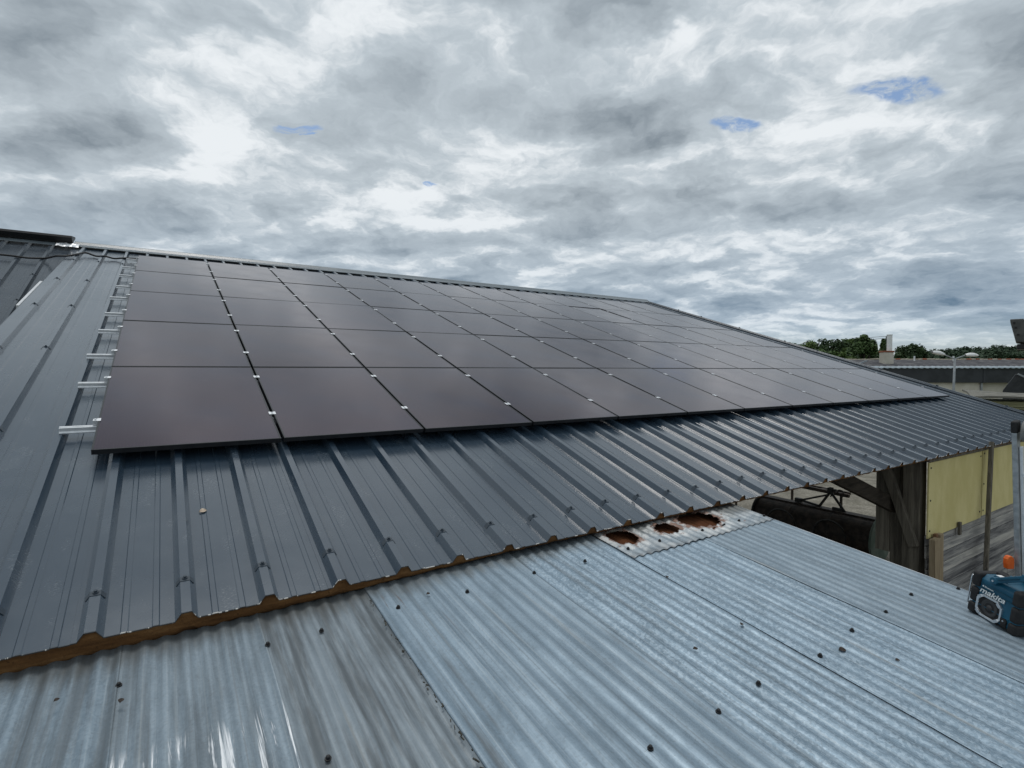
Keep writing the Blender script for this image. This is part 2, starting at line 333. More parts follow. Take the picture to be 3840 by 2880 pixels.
# ---------------------------------------------------------------- galvanised sheet material
def galv_fn(tone=0.0, rust=False, corroded=False, shiny=False, dirt=0.5, spangle=0.34, grey=0.0):
    def fn(k):
        co = k.co; x, y, z = k.sep(co)
        st = k.noise(k.mapping(co, (38, 1.1, 1)), 1.0, 7, 0.62, 0.2)
        bl = k.noise(k.mapping(co, (6.0, 2.4, 1)), 1.0, 8, 0.68, 0.4)
        fine = k.noise(co, 95.0, 3, 0.65)
        sp = k.sep(k.voro(k.mapping(co, (1.0, 0.8, 1.0)), 105.0))[0]
        val = k.math('ADD', k.math('MULTIPLY', st, 0.38), k.math('MULTIPLY', bl, 0.62))
        c = k.crgb(val, [(0.30, (0.125+tone, 0.175+tone, 0.215+tone)), (0.46, (0.185+tone, 0.260+tone, 0.325+tone)), (0.60, (0.26+tone, 0.350+tone, 0.425+tone)), (0.74, (0.38+tone, 0.45+tone, 0.50+tone))])
        c = k.mix(k.ramp(sp, 0.2, 0.95, 0.0, spangle), c, (0.46, 0.56, 0.64))
        c = k.mix(k.ramp(fine, 0.50, 0.74, 0.0, 0.42), c, (0.12, 0.14, 0.155))
        lines = k.noise(k.mapping(co, (85, 0.45, 1), (1.7, 0, 0)), 1.0, 5, 0.6)
        c = k.mix(k.ramp(lines, 0.52, 0.70, 0.0, 0.55), c, (0.115, 0.135, 0.15))
        c = k.mix(k.ramp(lines, 0.46, 0.30, 0.0, 0.40), c, (0.46, 0.52, 0.55))
        if grey: c = k.mix(grey, c, k.mix(val, (0.13, 0.14, 0.145), (0.36, 0.375, 0.375)))
        # grime lying in the valleys of the corrugation, broken up along their length
        valley = k.ramp(z, 0.001, -0.0062)
        g = k.math('MULTIPLY', valley, k.ramp(k.noise(k.mapping(co, (12.5, 0.9, 1)), 1.0, 5, 0.66), 0.43, 0.62))
        c = k.mix(k.math('MULTIPLY', g, dirt), c, (0.085, 0.094, 0.098))
        tan_ = k.math('MULTIPLY', k.ramp(k.noise(k.mapping(co, (16, 0.8, 1), (3, 1, 0)), 1.0, 4, 0.6), 0.60, 0.78), 0.40)
        c = k.mix(tan_, c, (0.34, 0.32, 0.28))
        # dark drip line from the roof edge above
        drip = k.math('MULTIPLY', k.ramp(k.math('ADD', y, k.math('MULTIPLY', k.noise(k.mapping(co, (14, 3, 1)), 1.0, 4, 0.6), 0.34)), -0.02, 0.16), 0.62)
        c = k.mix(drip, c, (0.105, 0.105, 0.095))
        ro = k.ramp(val, 0.35, 0.7, 0.58, 0.42)
        if rust:
            m = k.math('MULTIPLY', k.ramp(k.noise(k.mapping(co, (26, 1.6, 1), (0.37, 0.2, 0)), 1.0, 3, 0.6), 0.53, 0.62), k.ramp(z, 0.001, -0.006))
            m = k.math('MULTIPLY', m, k.math('MULTIPLY', k.ramp(y, -0.62, -0.38), k.ramp(y, -0.06, -0.16)))
            c = k.mix(m, c, (0.105, 0.055, 0.033))
        if corroded:
            n = k.noise(k.mapping(co, (6, 8, 1)), 1.0, 6, 0.66)
            m = k.math('MULTIPLY', k.ramp(n, 0.44, 0.60), k.math('MULTIPLY', k.ramp(y, -0.08, -0.18), 0.35))
            c = k.mix(k.ramp(y, -0.22, -0.08, 0.0, 0.65), c, (0.13, 0.13, 0.12))
            c = k.mix(m, c, (0.66, 0.67, 0.66))
            m2 = k.math('MULTIPLY', k.ramp(k.noise(k.mapping(co, (9, 14, 1), (2, 5, 0)), 1.0, 4, 0.7), 0.63, 0.69), k.ramp(y, -0.34, -0.2))
            c = k.mix(m2, c, (0.155, 0.060, 0.028))
            nn = k.math('MULTIPLY', k.math('SUBTRACT', k.noise(co, 22.0, 5, 0.7), 0.5), 2.2)
            rim = None
            for hx, hy, rx, ry in ((3.115, -0.080, 0.100, 0.115), (3.54, -0.110, 0.105, 0.080), (3.93, -0.085, 0.185, 0.135)):
                dd = k.vec('LENGTH', k.vec('MULTIPLY', k.vec('SUBTRACT', co, (hx, hy, 0)), (1/rx, 1/ry, 0)))
                rim = dd if rim is None else k.math('MINIMUM', rim, dd)
            rim = k.math('ADD', rim, nn)
            c = k.mix(k.ramp(rim, 2.1, 1.4, 0.0, 0.65), c, (0.60, 0.61, 0.60))
            c = k.mix(k.ramp(rim, 1.45, 1.05, 0.0, 0.85), c, (0.15, 0.058, 0.026))
            e = k.ramp(y, -0.30, -0.345)
            c = k.mix(k.math('MULTIPLY', e, k.ramp(z, 0.012, 0.0, 0.15, 0.8)), c, (0.13, 0.105, 0.085))
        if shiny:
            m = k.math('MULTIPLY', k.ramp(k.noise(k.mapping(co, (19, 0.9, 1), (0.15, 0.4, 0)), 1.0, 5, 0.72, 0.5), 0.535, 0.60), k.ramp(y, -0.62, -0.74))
            c = k.mix(k.math('MULTIPLY', m, 0.95), c, (0.90, 0.91, 0.92))  # sky reflections on newer zinc, painted as near-white streaks in the base colour
        k.put(k.b.inputs['Base Color'], c)
        k.put(k.b.inputs['Roughness'], ro)
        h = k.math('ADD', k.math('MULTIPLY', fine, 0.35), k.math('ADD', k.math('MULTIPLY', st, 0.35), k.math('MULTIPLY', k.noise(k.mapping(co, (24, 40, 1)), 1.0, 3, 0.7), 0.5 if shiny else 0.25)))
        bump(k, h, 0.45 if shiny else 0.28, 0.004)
    return fn
def galv(name, **kw): return material(name, 0.5, 0.42, spec=0.5, fn=galv_fn(**kw))
M_G1 = galv('galvanised_plain', tone=-0.005, dirt=0.55, spangle=0.2, grey=0.25)
M_G2 = galv('galvanised_painted_glints', tone=0.01, shiny=True, dirt=0.4, spangle=0.15, grey=0.35)
M_G3 = galv('galvanised_mossy', tone=0.0, dirt=0.7, spangle=0.1, grey=0.55)
M_G4 = galv('galvanised_rust_streaked', tone=0.015, rust=True, dirt=0.7, spangle=0.08, grey=0.12)
M_G5 = galv('galvanised_spangled', tone=0.01, dirt=0.45, spangle=0.42)
M_G6 = galv('galvanised_corroded', tone=-0.01, corroded=True, dirt=0.5, grey=0.5, spangle=0.1)

# ---------------------------------------------------------------- ground
GZ = -3.8
def gravel_fn(k):
    big = k.noise(k.co, 0.10, 5, 0.6); mid = k.noise(k.co, 1.4, 6, 0.65); st = k.voro(k.co, 26.0)
    c = k.mix(k.ramp(mid, 0.35, 0.68), (0.20, 0.185, 0.150), (0.36, 0.335, 0.280))
    c = k.mix(k.ramp(k.sep(st)[0], 0.0, 1.0, 0.0, 0.45), c, (0.12, 0.11, 0.09))
    far = k.ramp(k.vec('LENGTH', k.co), 46, 62)
    c = k.mix(k.ramp(k.noise(k.co, 0.45, 5, 0.7), 0.58, 0.72, 0.0, 0.6), c, (0.13, 0.125, 0.085))
    c = k.mix(far, c, k.mix(k.ramp(big, 0.4, 0.6), (0.055, 0.085, 0.025), (0.11, 0.125, 0.045)))
    k.put(k.b.inputs['Base Color'], c); bump(k, k.voro(k.co, 26.0, 'F1', 'Distance'), 0.7, 0.03)
M_GRAVEL = material('gravel_and_fields', 0.95, spec=0.2, fn=gravel_fn)
g = MB()
ring = [0, 6, 12, 18, 26, 40, 60, 90, 150, 260, 500, 1000, 1900]
rows = []
for r in ring:
    rows.append([(r*math.cos(a)+10, r*math.sin(a)+4, GZ+(0.05*noise.noise((r*math.cos(a)*.2, r*math.sin(a)*.2, 0)) if r < 60 else 0.4*noise.noise((math.cos(a)*r*.01, math.sin(a)*r*.01, 3)))) for a in (2*math.pi*k/64 for k in range(65))])
tag(g.grid(rows).build('ground', M_GRAVEL, None, smooth=True), kind='structure')

# ---------------------------------------------------------------- barn with the dark steel roof
TH = math.radians(18.1715)
RF = Matrix.Rotation(TH, 4, 'X')                 # roof frame: x along the eave, y up the slope, z off the roof
def rf(x, y, z): return RF @ T(x, y, z)
PITCH, RX0, PAN, RIBH = 0.3455, 0.137, -0.118, 0.041
XL, XR, YE, YR = -1.04, 15.05, -1.63, 9.80
def rib_x(k): return RX0+PITCH*k
def roof_profile(xl, xr, laps=True):
    P = [(xl, PAN)]
    k = math.ceil((xl+0.05-RX0)/PITCH)
    while rib_x(k)+0.05 < xr:
        x = rib_x(k)
        if laps and k % 3 == 0: P += [(x-0.066, PAN), (x-0.065, PAN+0.0022)]
        P += [(x-0.045, PAN+(0.0022 if laps and k % 3 == 0 else 0)), (x-0.020, PAN+RIBH), (x+0.020, PAN+RIBH), (x+0.045, PAN)]
        for o in (0.100, 0.214):
            if x+o+0.034 < xr and x+o+0.034 < rib_x(k+1)-0.07:
                P += [(x+o, PAN), (x+o+0.004, PAN+0.0032), (x+o+0.026, PAN+0.0032), (x+o+0.030, PAN)]
        k += 1
    return P+[(xr, PAN)]
barn = tag(empty('barn', T(7, 4, GZ)), 'open timber barn whose dark ribbed steel roof carries the solar panels', 'barn')
prof = roof_profile(XL, XR)
ys = [YE, -1.2, -0.8, -0.4, 0.0]+[0.6*i for i in range(1, 16)]+[9.4, YR+0.02]
rows = [[(x, y, z+0.0016*noise.noise((x*1.7, y*0.9, 1.3))) for x, z in prof] for y in ys]
roof = MB().grid(rows).build('roof_sheet', M_STEEL, barn, RF)
sol = roof.modifiers.new('gauge', 'SOLIDIFY'); sol.thickness = 0.0012; sol.offset = -1
# pale chips of bare metal on the cut lower edge
M_CHIP = mottled('bare_cut_edge', (0.50, 0.49, 0.46), (0.66, 0.64, 0.60), 40, 0.7)
def chip_fn(k):
    n = k.ramp(k.noise(k.mapping(k.co, (22, 3, 3)), 1.0, 4, 0.6), 0.565, 0.60)
    k.put(k.b.inputs['Base Color'], k.mix(n, (0.045, 0.05, 0.055), (0.62, 0.60, 0.56)))
M_CHIP = material('bare_cut_edge', 0.7, fn=chip_fn)
rb0 = [(x, YE-0.0008-0.002*max(0, noise.noise((x*22, 1, 1))), z+0.0014) for x, z in prof if x > -1]; rb1 = [(x, YE-0.0008, z-0.0026) for x, z in prof if x > -1]; rb2 = [(x, YE+0.003, z+0.0014) for x, z in prof if x > -1]
MB().grid([rb2, rb0, rb1]).build('cut_edge', M_CHIP, roof, RF)
# aged foam core showing under the sheet edge
def foam_t(x): return 0.022+0.078*max(0.0, min(1.0, (2.2-x)/2.4))
xs = sorted(set([round(p[0], 4) for p in prof]+[round(XL+0.02*i, 4) for i in range(int((XR-XL)/0.02))]))
def top_z(x):
    for (a, za), (b, zb) in zip(prof, prof[1:]):
        if a <= x <= b: return (za+(zb-za)*(x-a)/(b-a) if b > a else zb)-0.002
    return PAN-0.002
fr = []
for j in range(5):
    f = j/4
    row = []
    for x in xs:
        zt, zb = top_z(x), PAN-foam_t(x)+0.007*noise.noise((x*9, 5, 1))+0.004*noise.noise((x*40, 2, 7))
        row.append((x, YE+0.006+0.006*noise.noise((x*11, f*3, 4))+0.010*abs(f-0.4), zt+(zb-zt)*f))
    fr.append(row)
fr.append([(x, YE+0.7, PAN-foam_t(x)) for x in xs])
MB().grid(fr).build('insulation', M_FOAM, barn, RF, smooth=True)
# ridge capping with a turned lower lip, and the trim down the verge
rc = MB()
cap = [(9.665, -0.082), (9.668, -0.070), (9.76, -0.052), (9.86, -0.014), (9.90, -0.012), (10.15, -0.16), (10.15, -0.165), (9.90, -0.018), (9.86, -0.020), (9.76, -0.058)]
rc.prism(cap, XL-0.02, XR+0.06, 'x')
rc.build('ridge_cap', M_TRIM, barn, RF, bevel=0.002)
rr_ = MB(); pr_ = rf(0, YR+0.02, PAN).translation
rr_.grid([[(x, pr_.y+0.005+dy, pr_.z+0.01-dy*0.328+(z-PAN)) for x, z in prof] for dy in (0.0, 4.0, 9.0)]); rr_.build('rear_roof_sheet', M_STEEL_OLD, barn, T(0, 0, 0))
vt = MB()
vt.prism([(XR-0.10, -0.072), (XR-0.02, -0.066), (XR+0.0, -0.045), (XR+0.035, -0.045), (XR+0.035, -0.24), (XR+0.030, -0.24), (XR+0.030, -0.052), (XR+0.003, -0.052), (XR-0.02, -0.071), (XR-0.10, -0.077)], YE-0.02, YR)
vt.build('verge_trim', M_STEEL_OLD, barn, RF)
vb = MB(); rnd = random.Random(9)
for i in range(8):
    vb = MB(); vb.box((XR+0.01, -0.6+i*1.3+rnd.uniform(-.2, .2), -0.035), (0.03, 0.04, 0.018)); vb.build('verge_screw', M_STEEL_OLD, barn, RF)
# saddle clips with their screws on the ribs
cl = MB()
s = 0.0035
outer = [(-0.0385, 0.018), (-0.0205, RIBH+0.0028), (0.0205, RIBH+0.0028), (0.0385, 0.018), (0.0362, 0.0168), (0.0195, RIBH+0.0004), (-0.0195, RIBH+0.0004), (-0.0362, 0.0168)]
cl.prism(outer, -0.016, 0.016)
cl.tube([(0, 0.004, RIBH+s), (0, 0.004, RIBH+s+0.004)], 0.012, 10)
cl.tube([(0, 0.004, RIBH+s+0.003), (0, 0.004, RIBH+s+0.012)], 0.0072, 6)
clip0 = cl.build('rib_clip', M_STEEL_OLD, roof, rf(rib_x(-3), 0, PAN))
spots = [(k, -1.376+0.012*math.sin(k*5.1)) for k in range(-3, 42)]
spots += [(k, y) for k in (-2, -3) for y in (0.62, 2.60, 4.45, 6.20, 8.04)]+[(-1, 8.02)]
for i, (k, y) in enumerate(spots):
    o = clip0 if i == 0 else clip0.copy()
    if i: C.objects.link(o)
    o.parent = roof; o.matrix_basis = T(rib_x(k), y, PAN)
# timber frame under the roof and the boarded front wall at the far end
fb = MB(); fb.bbox((0.0, -0.96, -0.68), (14.9, -0.84, -0.52)); fb.build('eave_beam', M_DARKWOOD, barn, T(0, 0, 0))
rb = MB(); rb.bbox((-0.9, 9.0, 2.45), (14.9, 9.15, 2.65)); rb.build('ridge_beam', M_DARKWOOD, barn, T(0, 0, 0))
for x in (5.2, 8.5, 11.6, 14.85):
    r = MB(); r.bar((0, -1.1, -0.18), (0, 9.5, -0.18), 0.09, 0.10); r.build('rafter', M_DARKWOOD, barn, rf(x, 0, -0.08))
po = MB(); po.bbox((-0.10, -0.10, 0), (0.10, 0.10, 3.13)); po.build('post', M_TIMBER, barn, T(8.86, -1.24, GZ), bevel=0.008)
for x, y in ((14.8, 8.9), (8.86, 8.9), (2.0, 8.9)):
    po = MB(); po.bbox((-0.1, -0.1, 0), (0.1, 0.1, 6.3)); po.build('post', M_DARKWOOD, barn, T(x, y, GZ))
bo = MB(); rnd = random.Random(4)
for y0, y1, zb, zt in ((-1.135, -0.955, GZ, -0.60), (-0.95, -0.775, -2.02, -0.57)):
    bo.bbox((8.86+rnd.uniform(0, .02), y0, zb), (8.90, y1, zt))
bo.build('return_boards', M_TIMBER, barn, Matrix.Identity(4), bevel=0.004)
br = MB(); br.bar((7.05, -0.90, -0.66), (8.98, -0.98, -1.40), 0.09, 0.19); br.build('brace', M_DARKWOOD, barn, Matrix.Identity(4), bevel=0.006)
br = MB(); br.bar((8.74, -0.93, -0.78), (8.735, -1.29, -1.83), 0.11, 0.075, (1, 0, 0)); br.build('brace', M_TIMBER, barn, Matrix.Identity(4), bevel=0.006)
wl = MB(); rnd = random.Random(12)
z = -1.66
while z > GZ:
    h = rnd.uniform(0.13, 0.17)
    x = 8.78
    while x < 14.9:
        ln = min(rnd.uniform(2.6, 4.2), 14.9-x)
        wl.box((x+ln/2, -1.405+rnd.uniform(-.008, .008), z-h/2), (ln-.004, 0.024, h-0.010), Matrix.Rotation(rnd.uniform(-.002, .002), 3, 'Y'))
        x += ln
    z -= h
wl.build('plank_wall', M_PLANK, barn, T(0, 0, 0))
for x0, x1, zt in ((8.77, 10.66, -0.70), (10.70, 12.75, -0.67), (12.79, 14.9, -0.67)):
    yb = MB(); yb.bbox((x0, -1.432, -1.70 if x0 < 10 else -1.68), (x1, -1.412, zt))
    yp = yb.build('yellow_board', M_YELLOW, barn, T(0, 0, 0), bevel=0.002)
    sc_ = MB()
    for px_, pz_ in ((x0+.05, zt-.07), (x0+.05, -1.2), (x0+.04, -1.6), (x1-.06, zt-.07), (x1-.06, -1.6)):
        sc_.tube([(px_, -1.433, pz_), (px_, -1.440, pz_)], 0.011, 8)
    sc_.build('board_screws', M_DARK, yp)
lip = MB(); lip.bbox((8.75, -1.441, -0.69), (14.9, -1.405, -0.655)); lip.build('top_batten', M_TIMBER, barn, T(0, 0, 0))
blk = MB(); blk.bbox((9.72, -1.475, -1.80), (9.79, -1.445, -1.62)); blk.build('wall_block', M_TIMBER, barn, T(0, 0, 0), bevel=0.004)
wp = MB(); wp.bbox((8.95, -1.25, -0.66), (9.35, -1.10, -0.63)); wp.build('white_scrap_board', mottled('white_board', (0.62, 0.61, 0.58), (0.72, 0.71, 0.68), 5, 0.7), barn, T(0, 0, 0))
pl = MB(); pl.bar((10.80, -1.50, -0.56), (10.15, -1.62, -3.76), 0.062, 0.05, (0, 1, 0))
tag(pl.build('prop_pole', M_TIMBER, None, T(0, 0, 0), bevel=0.004), 'weathered timber pole leaning on the yellow boarded wall', 'pole')
b1 = MB(); b1.bbox((-0.09, -0.035, 0), (0.09, 0.035, 2.13)); tag(b1.build('timber_batten', M_BATTEN, None, T(8.755, -1.54, GZ) @ Matrix.Rotation(-0.012, 4, 'X'), bevel=0.003), 'pale sawn timber standing nearer the corner post against the plank wall', 'timber', 'sawn timbers standing against the plank wall')
b2 = MB(); b2.bbox((-0.055, -0.03, 0), (0.055, 0.03, 2.15)); tag(b2.build('timber_batten', M_BATTEN, None, T(8.985, -1.50, GZ) @ Matrix.Rotation(-0.008, 4, 'X'), bevel=0.003), 'pale sawn timber standing right of the reddish board by the wall', 'timber', 'sawn timbers standing against the plank wall')
b3 = MB(); b3.bbox((-0.03, -0.02, 0), (0.03, 0.02, 2.16)); tag(b3.build('timber_batten', M_BATTEN_RED, None, T(8.892, -1.475, GZ), bevel=0.003), 'narrow reddish board between two pale timbers on the plank wall', 'timber', 'sawn timbers standing against the plank wall')

# ---------------------------------------------------------------- neighbouring steeper roof on the left
TH2 = math.radians(25.0)
NF = T(0, 9.152, 2.86) @ Matrix.Rotation(TH2, 4, 'X')         # origin on its ridge
nbarn = tag(empty('neighbour_barn', T(-6, 6, GZ)), 'adjoining barn at far left with steeper dark ribbed roof and black ridge', 'barn')
nb_p = [(-9.0, 0)]
k = -26
while True:
    x = -1.40-0.335*(-1-k) if False else -1.40+0.335*k
    if x > -0.9: break
    if x > -8.9:
        nb_p += [(x-0.045, 0), (x-0.020, 0.041), (x+0.020, 0.041), (x+0.045, 0)]
        for o in (0.10, 0.21): nb_p += [(x+o, 0), (x+o+.004, .003), (x+o+.026, .003), (x+o+.03, 0)]
    k += 1
nb_p = [p for p in nb_p if p[0] < -0.85]+[(-0.85, 0)]
nroof = MB().grid([[(x, y, zz) for x, zz in nb_p] for y in (-12.0, -8, -4, -2, 0.35)]).build('roof_sheet', M_STEEL_OLD, nbarn, NF)
for x, y in ((-1.40, -3.2), (-1.40, -4.6), (-1.735, -4.1), (-1.40, -1.9), (-1.735, -2.3)):
    o = clip0.copy(); C.objects.link(o); place(o, nroof, NF @ T(x, y, 0))
rcap = MB(); rcap.prism([(-0.02, 0.062), (0.01, 0.050), (0.26, 0.066), (0.26, 0.072)], -9.0, -1.06, 'x'); rcap.build('ridge_flange', M_TRIM, nbarn, NF)
rb_ = MB(); rb_.prism([(0.14, 0.085), (0.14, 0.105), (0.10, 0.205), (0.14, 0.235), (0.60, 0.10), (0.60, 0.06)], -9.0, -1.08, 'x'); rb_.build('ridge_vent', M_BLACK, nbarn, NF, bevel=0.004)
fl = MB()
rnd = random.Random(5)
fl.grid([[(-1.32+0.05*i, -0.10+0.055*j, 0.075+0.03*noise.noise((i*.9, j*.9, 2))+0.012*(i % 2)) for i in range(8)] for j in range(5)])
fl.build('crumpled_flashing', M_ALU, nbarn, NF)
nw = MB(); nw.bbox((-9, -1.2, GZ), (-1.2, 8.9, -1.9)); nw.build('wall', M_PLANK, nbarn, Matrix.Identity(4))
strip = MB(); strip.bbox((-1.115, 4.7, -0.26), (-1.085, 6.35, -0.165))
strip.build('white_flashing', mottled('white_flashing_paint', (0.66, 0.68, 0.69), (0.76, 0.77, 0.78), 8, 0.5), barn, RF)
hem = MB(); hem.bbox((XL-0.004, YE+0.02, PAN-0.05), (XL+0.0, YR, PAN+0.001)); hem.build('side_hem', M_STEEL, barn, RF)

# ---------------------------------------------------------------- solar panels
PW, PH, PT = 1.134, 1.735, 0.035
GX, GY = 1.154, 1.755
BAR, OUT = 0.011, PT
def make_panel():
    root = empty('solar_panel', RF)
    f = MB()
    f.bbox((0, 0, -OUT), (BAR, PH, 0)); f.bbox((PW-BAR, 0, -OUT), (PW, PH, 0))
    f.bbox((BAR, 0, -OUT), (PW-BAR, BAR, 0)); f.bbox((BAR, PH-BAR, -OUT), (PW-BAR, PH, 0))
    f.build('frame', M_FRAME, root, RF, bevel=0.0012, seg=1)
    g_ = MB(); g_.bbox((BAR-0.001, BAR-0.001, -0.0075), (PW-BAR+0.001, PH-BAR+0.001, -0.0016)); g_.build('glass', M_GLASS, root, RF)
    return root
def clamp_mesh(end):
    m = MB()
    if end:
        m.bbox((-0.030, -0.017, -0.037), (0.0, 0.017, -0.0005)); m.bbox((-0.006, -0.024, 0.0006), (0.016, 0.024, 0.0040)); m.bbox((-0.028, -0.017, -0.0005), (-0.006, 0.017, 0.003))
        m.tube([(-0.016, 0, 0.003), (-0.016, 0, 0.010)], 0.0065, 8)
    else:
        m.bbox((-0.026, -0.027, 0.0006), (-0.009, 0.027, 0.0042)); m.bbox((0.009, -0.027, 0.0006), (0.026, 0.027, 0.0042)); m.bbox((-0.009, -0.019, -0.006), (0.009, 0.019, 0.0035))
        m.tube([(0, 0, 0.003), (0, 0, 0.0105)], 0.007, 8)
    return m
p0 = make_panel()
mid0 = clamp_mesh(False).build('clamp', M_ALU, p0, RF @ T(0, 0, 0))
mid_me = mid0.data
end_me = None
bpy.data.objects.remove(mid0)
tmp = clamp_mesh(True).build('clamp', M_ALU, p0, RF); end_me = tmp.data; bpy.data.objects.remove(tmp)
ROWN = ['bottom row', 'second row from the bottom', 'middle row', 'second row from the top', 'top row']
ORD = ['leftmost', 'second from left', 'third from left', 'fourth from left', 'fifth from left', 'sixth from left', 'sixth from right', 'fifth from right', 'fourth from right', 'third from right', 'second from right', 'rightmost']
rnd = random.Random(21)
CY = (0.497, 1.433)
panels = []
for r in range(5):
    for c in range(12):
        o = p0 if not panels else copy_tree(p0)
        panels.append((o, r, c))
for o, r, c in panels:
    o.matrix_basis = rf(c*GX+0.010, r*GY+0.0, 0) @ Matrix.Rotation(rnd.gauss(0, 0.0015), 4, 'X') @ Matrix.Rotation(rnd.gauss(0, 0.0015), 4, 'Y')
    tag(o, 'black solar panel, %s in the %s' % (ORD[c], ROWN[r]), 'solar panel', 'solar panels on the barn roof')
    for cy in CY:
        k_ = bpy.data.objects.new('clamp', mid_me if c < 11 else end_me); C.objects.link(k_); k_.parent = o
        k_.matrix_basis = T(PW+0.010, cy, 0) if c < 11 else T(PW, cy, 0) @ Matrix.Rotation(math.pi, 4, 'Z')
        if c == 0:
            k_ = bpy.data.objects.new('clamp', end_me); C.objects.link(k_); k_.parent = o; k_.matrix_basis = T(0, cy, 0)
# mounting rails: lower and upper rail under each row, bare ends showing at the left
def rail_mesh(x0):
    m = MB()
    m.prism([(-0.026, -0.0765), (0.020, -0.0765), (0.020, -0.036), (0.008, -0.036), (0.008, -0.050), (-0.002, -0.050), (-0.002, -0.036), (-0.014, -0.036), (-0.014, -0.062), (-0.026, -0.068)], x0, 13.90, 'x')
    return m
for r in range(5):
    for j, cy in enumerate(CY):
        n = r*2+j
        x0 = -0.205+0.010*math.sin(n*2.3)+0.003*n
        o = rail_mesh(x0).build('mounting_rail', M_ALU, None, rf(0, r*GY+cy-0.02, 0), bevel=0.0008, seg=1)
        tag(o, 'bare aluminium rail, %s of two under the %s of panels' % (('lower', 'upper')[j], ROWN[r]), 'rail', 'aluminium rails carrying the solar panels')
# black cable from the neighbouring roof to the panels
pts = [NF @ Vector((x, (y-9.152)/math.cos(TH2), 0.062)) for x, y in ((-4.6, 8.15), (-3.2, 8.35), (-2.5, 8.26), (-1.95, 8.256), (-1.767, 8.242), (-1.586, 8.205), (-1.428, 8.243), (-1.345, 8.275))]
pts += [RF @ Vector(p) for p in ((-1.16, 8.30, -0.085), (-1.04, 8.40, -0.085), (-0.921, 8.50, -0.062), (-0.843, 8.77, -0.060), (-0.775, 8.83, -0.063), (-0.64, 8.73, -0.088), (-0.50, 8.64, -0.063), (-0.36, 8.62, -0.085), (-0.21, 8.64, -0.063), (0.02, 8.68, -0.060), (0.3, 8.66, -0.07))]
def smooth_path(P, n=5):
    P = [Vector(p) for p in P]; out = []
    for i in range(len(P)-1):
        a, b, c_, d_ = P[max(i-1, 0)], P[i], P[i+1], P[min(i+2, len(P)-1)]
        for k in range(n):
            u = k/n
            out.append(0.5*((2*b)+(c_-a)*u+(2*a-5*b+4*c_-d_)*u*u+(3*b-a-3*c_+d_)*u**3))
    return out+[P[-1]]
tag(MB().tube(smooth_path(pts), 0.017, 8).build('cable', M_BLACK, None, Matrix.Identity(4), smooth=True), 'thick black cable snaking across both roofs to the top left panel', 'cable')

# ---------------------------------------------------------------- galvanised lean-to in the foreground
GA = math.radians(6.8)
eave = RF @ Vector((0, -1.625, -0.118))
GF = T(0, eave.y, eave.z-0.050) @ Matrix.Rotation(GA, 4, 'X')      # its roof frame: x along the eave, y up the slope
lean = tag(empty('lean_to', T(2, -3, GZ)), 'low lean-to of old corrugated galvanised sheets in front of the barn eave', 'lean-to')
CP = 0.0762
HOLES_G = [(3.115, -0.080, 0.100, 0.115, 1), (3.54, -0.110, 0.105, 0.080, 2), (3.93, -0.085, 0.185, 0.135, 3), (4.02, -0.245, 0.035, 0.009, 5), (3.90, -0.262, 0.022, 0.009, 6)]
def in_hole(x, y):
    for hx, hy, rx, ry, sd in HOLES_G:
        w = 0.38*noise.noise((x*16, y*16, sd))+0.22*noise.noise((x*45, y*45, sd))
        if ((x-hx)/rx)**2+((y-hy)/ry)**2+w < 1.08: return True
    return False
def corr_z(x): return 0.0058*math.sin(2*math.pi*x/CP)
def sheet(x0, x1, y0, y1, zo, mat, seed, fine=False, depth=1.0, skew=0.0):
    nx = max(8, int(round((x1-x0)/(CP/10))))
    if fine: ys_ = [y0+(y1-y0)*i/int((y1-y0)/0.0085) for i in range(int((y1-y0)/0.0085)+1)]
    else: ys_ = [y0+(y1-y0)*i/56 for i in range(57)]
    rows = []
    for y in ys_:
        row = []
        for i in range(nx+1):
            x = x0+(x1-x0)*i/nx
            e = 0.0
            if i == 0: e = 0.004*noise.noise((y*3, seed, 1))
            if i == nx: e = 0.004*noise.noise((y*3, seed, 8))
            lift = 0.004*max(0, 1-(x1-x)/0.05)*(0.5+noise.noise((y*2.2, seed, 3)))
            z_ = depth*corr_z(x)+zo-0.042*max(0.0, min(1.0, (1.7-x)/2.0))+0.0035*noise.noise((x*2.2, y*1.3, seed))+0.0012*noise.noise((x*12, y*7, seed))+lift
            ye = 0.004*noise.noise((x*20, seed, 5)) if y == ys_[0] else 0
            row.append((x+e+skew*(y+0.3), y+ye, z_))
        rows.append(row)
    m = MB(); m.grid(rows)
    if fine:
        nf = []
        for f in m.f:
            cx_ = sum(m.v[i][0] for i in f)/4; cy_ = sum(m.v[i][1] for i in f)/4
            if not in_hole(cx_, cy_): nf.append(f)
        m.f = nf
    o = m.build('corrugated_sheet', mat, lean, GF, smooth=True)
    s_ = o.modifiers.new('gauge', 'SOLIDIFY'); s_.thickness = 0.0011; s_.offset = -1
    return o
YT = 0.55
S = [sheet(-1.70, -0.62, -4.6, YT, 0.0, M_G3, 1),
     sheet(-0.70, 0.243, -4.6, YT, 0.0085, M_G1, 2),
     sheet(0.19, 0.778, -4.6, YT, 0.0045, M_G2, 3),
     sheet(0.72, 1.345, -4.6, YT, 0.0, M_G3, 4),
     sheet(1.300, 2.235, -4.6, YT, 0.0065, M_G4, 5, depth=0.8),
     sheet(2.16, 3.02, -4.6, YT, 0.0, M_G5, 6),
     sheet(2.95, 3.735, -4.6, -0.30, 0.0045, M_G5, 7, depth=0.9),
     sheet(3.66, 4.560, -4.6, -0.30, 0.0085, M_G1, 8, depth=0.85)]
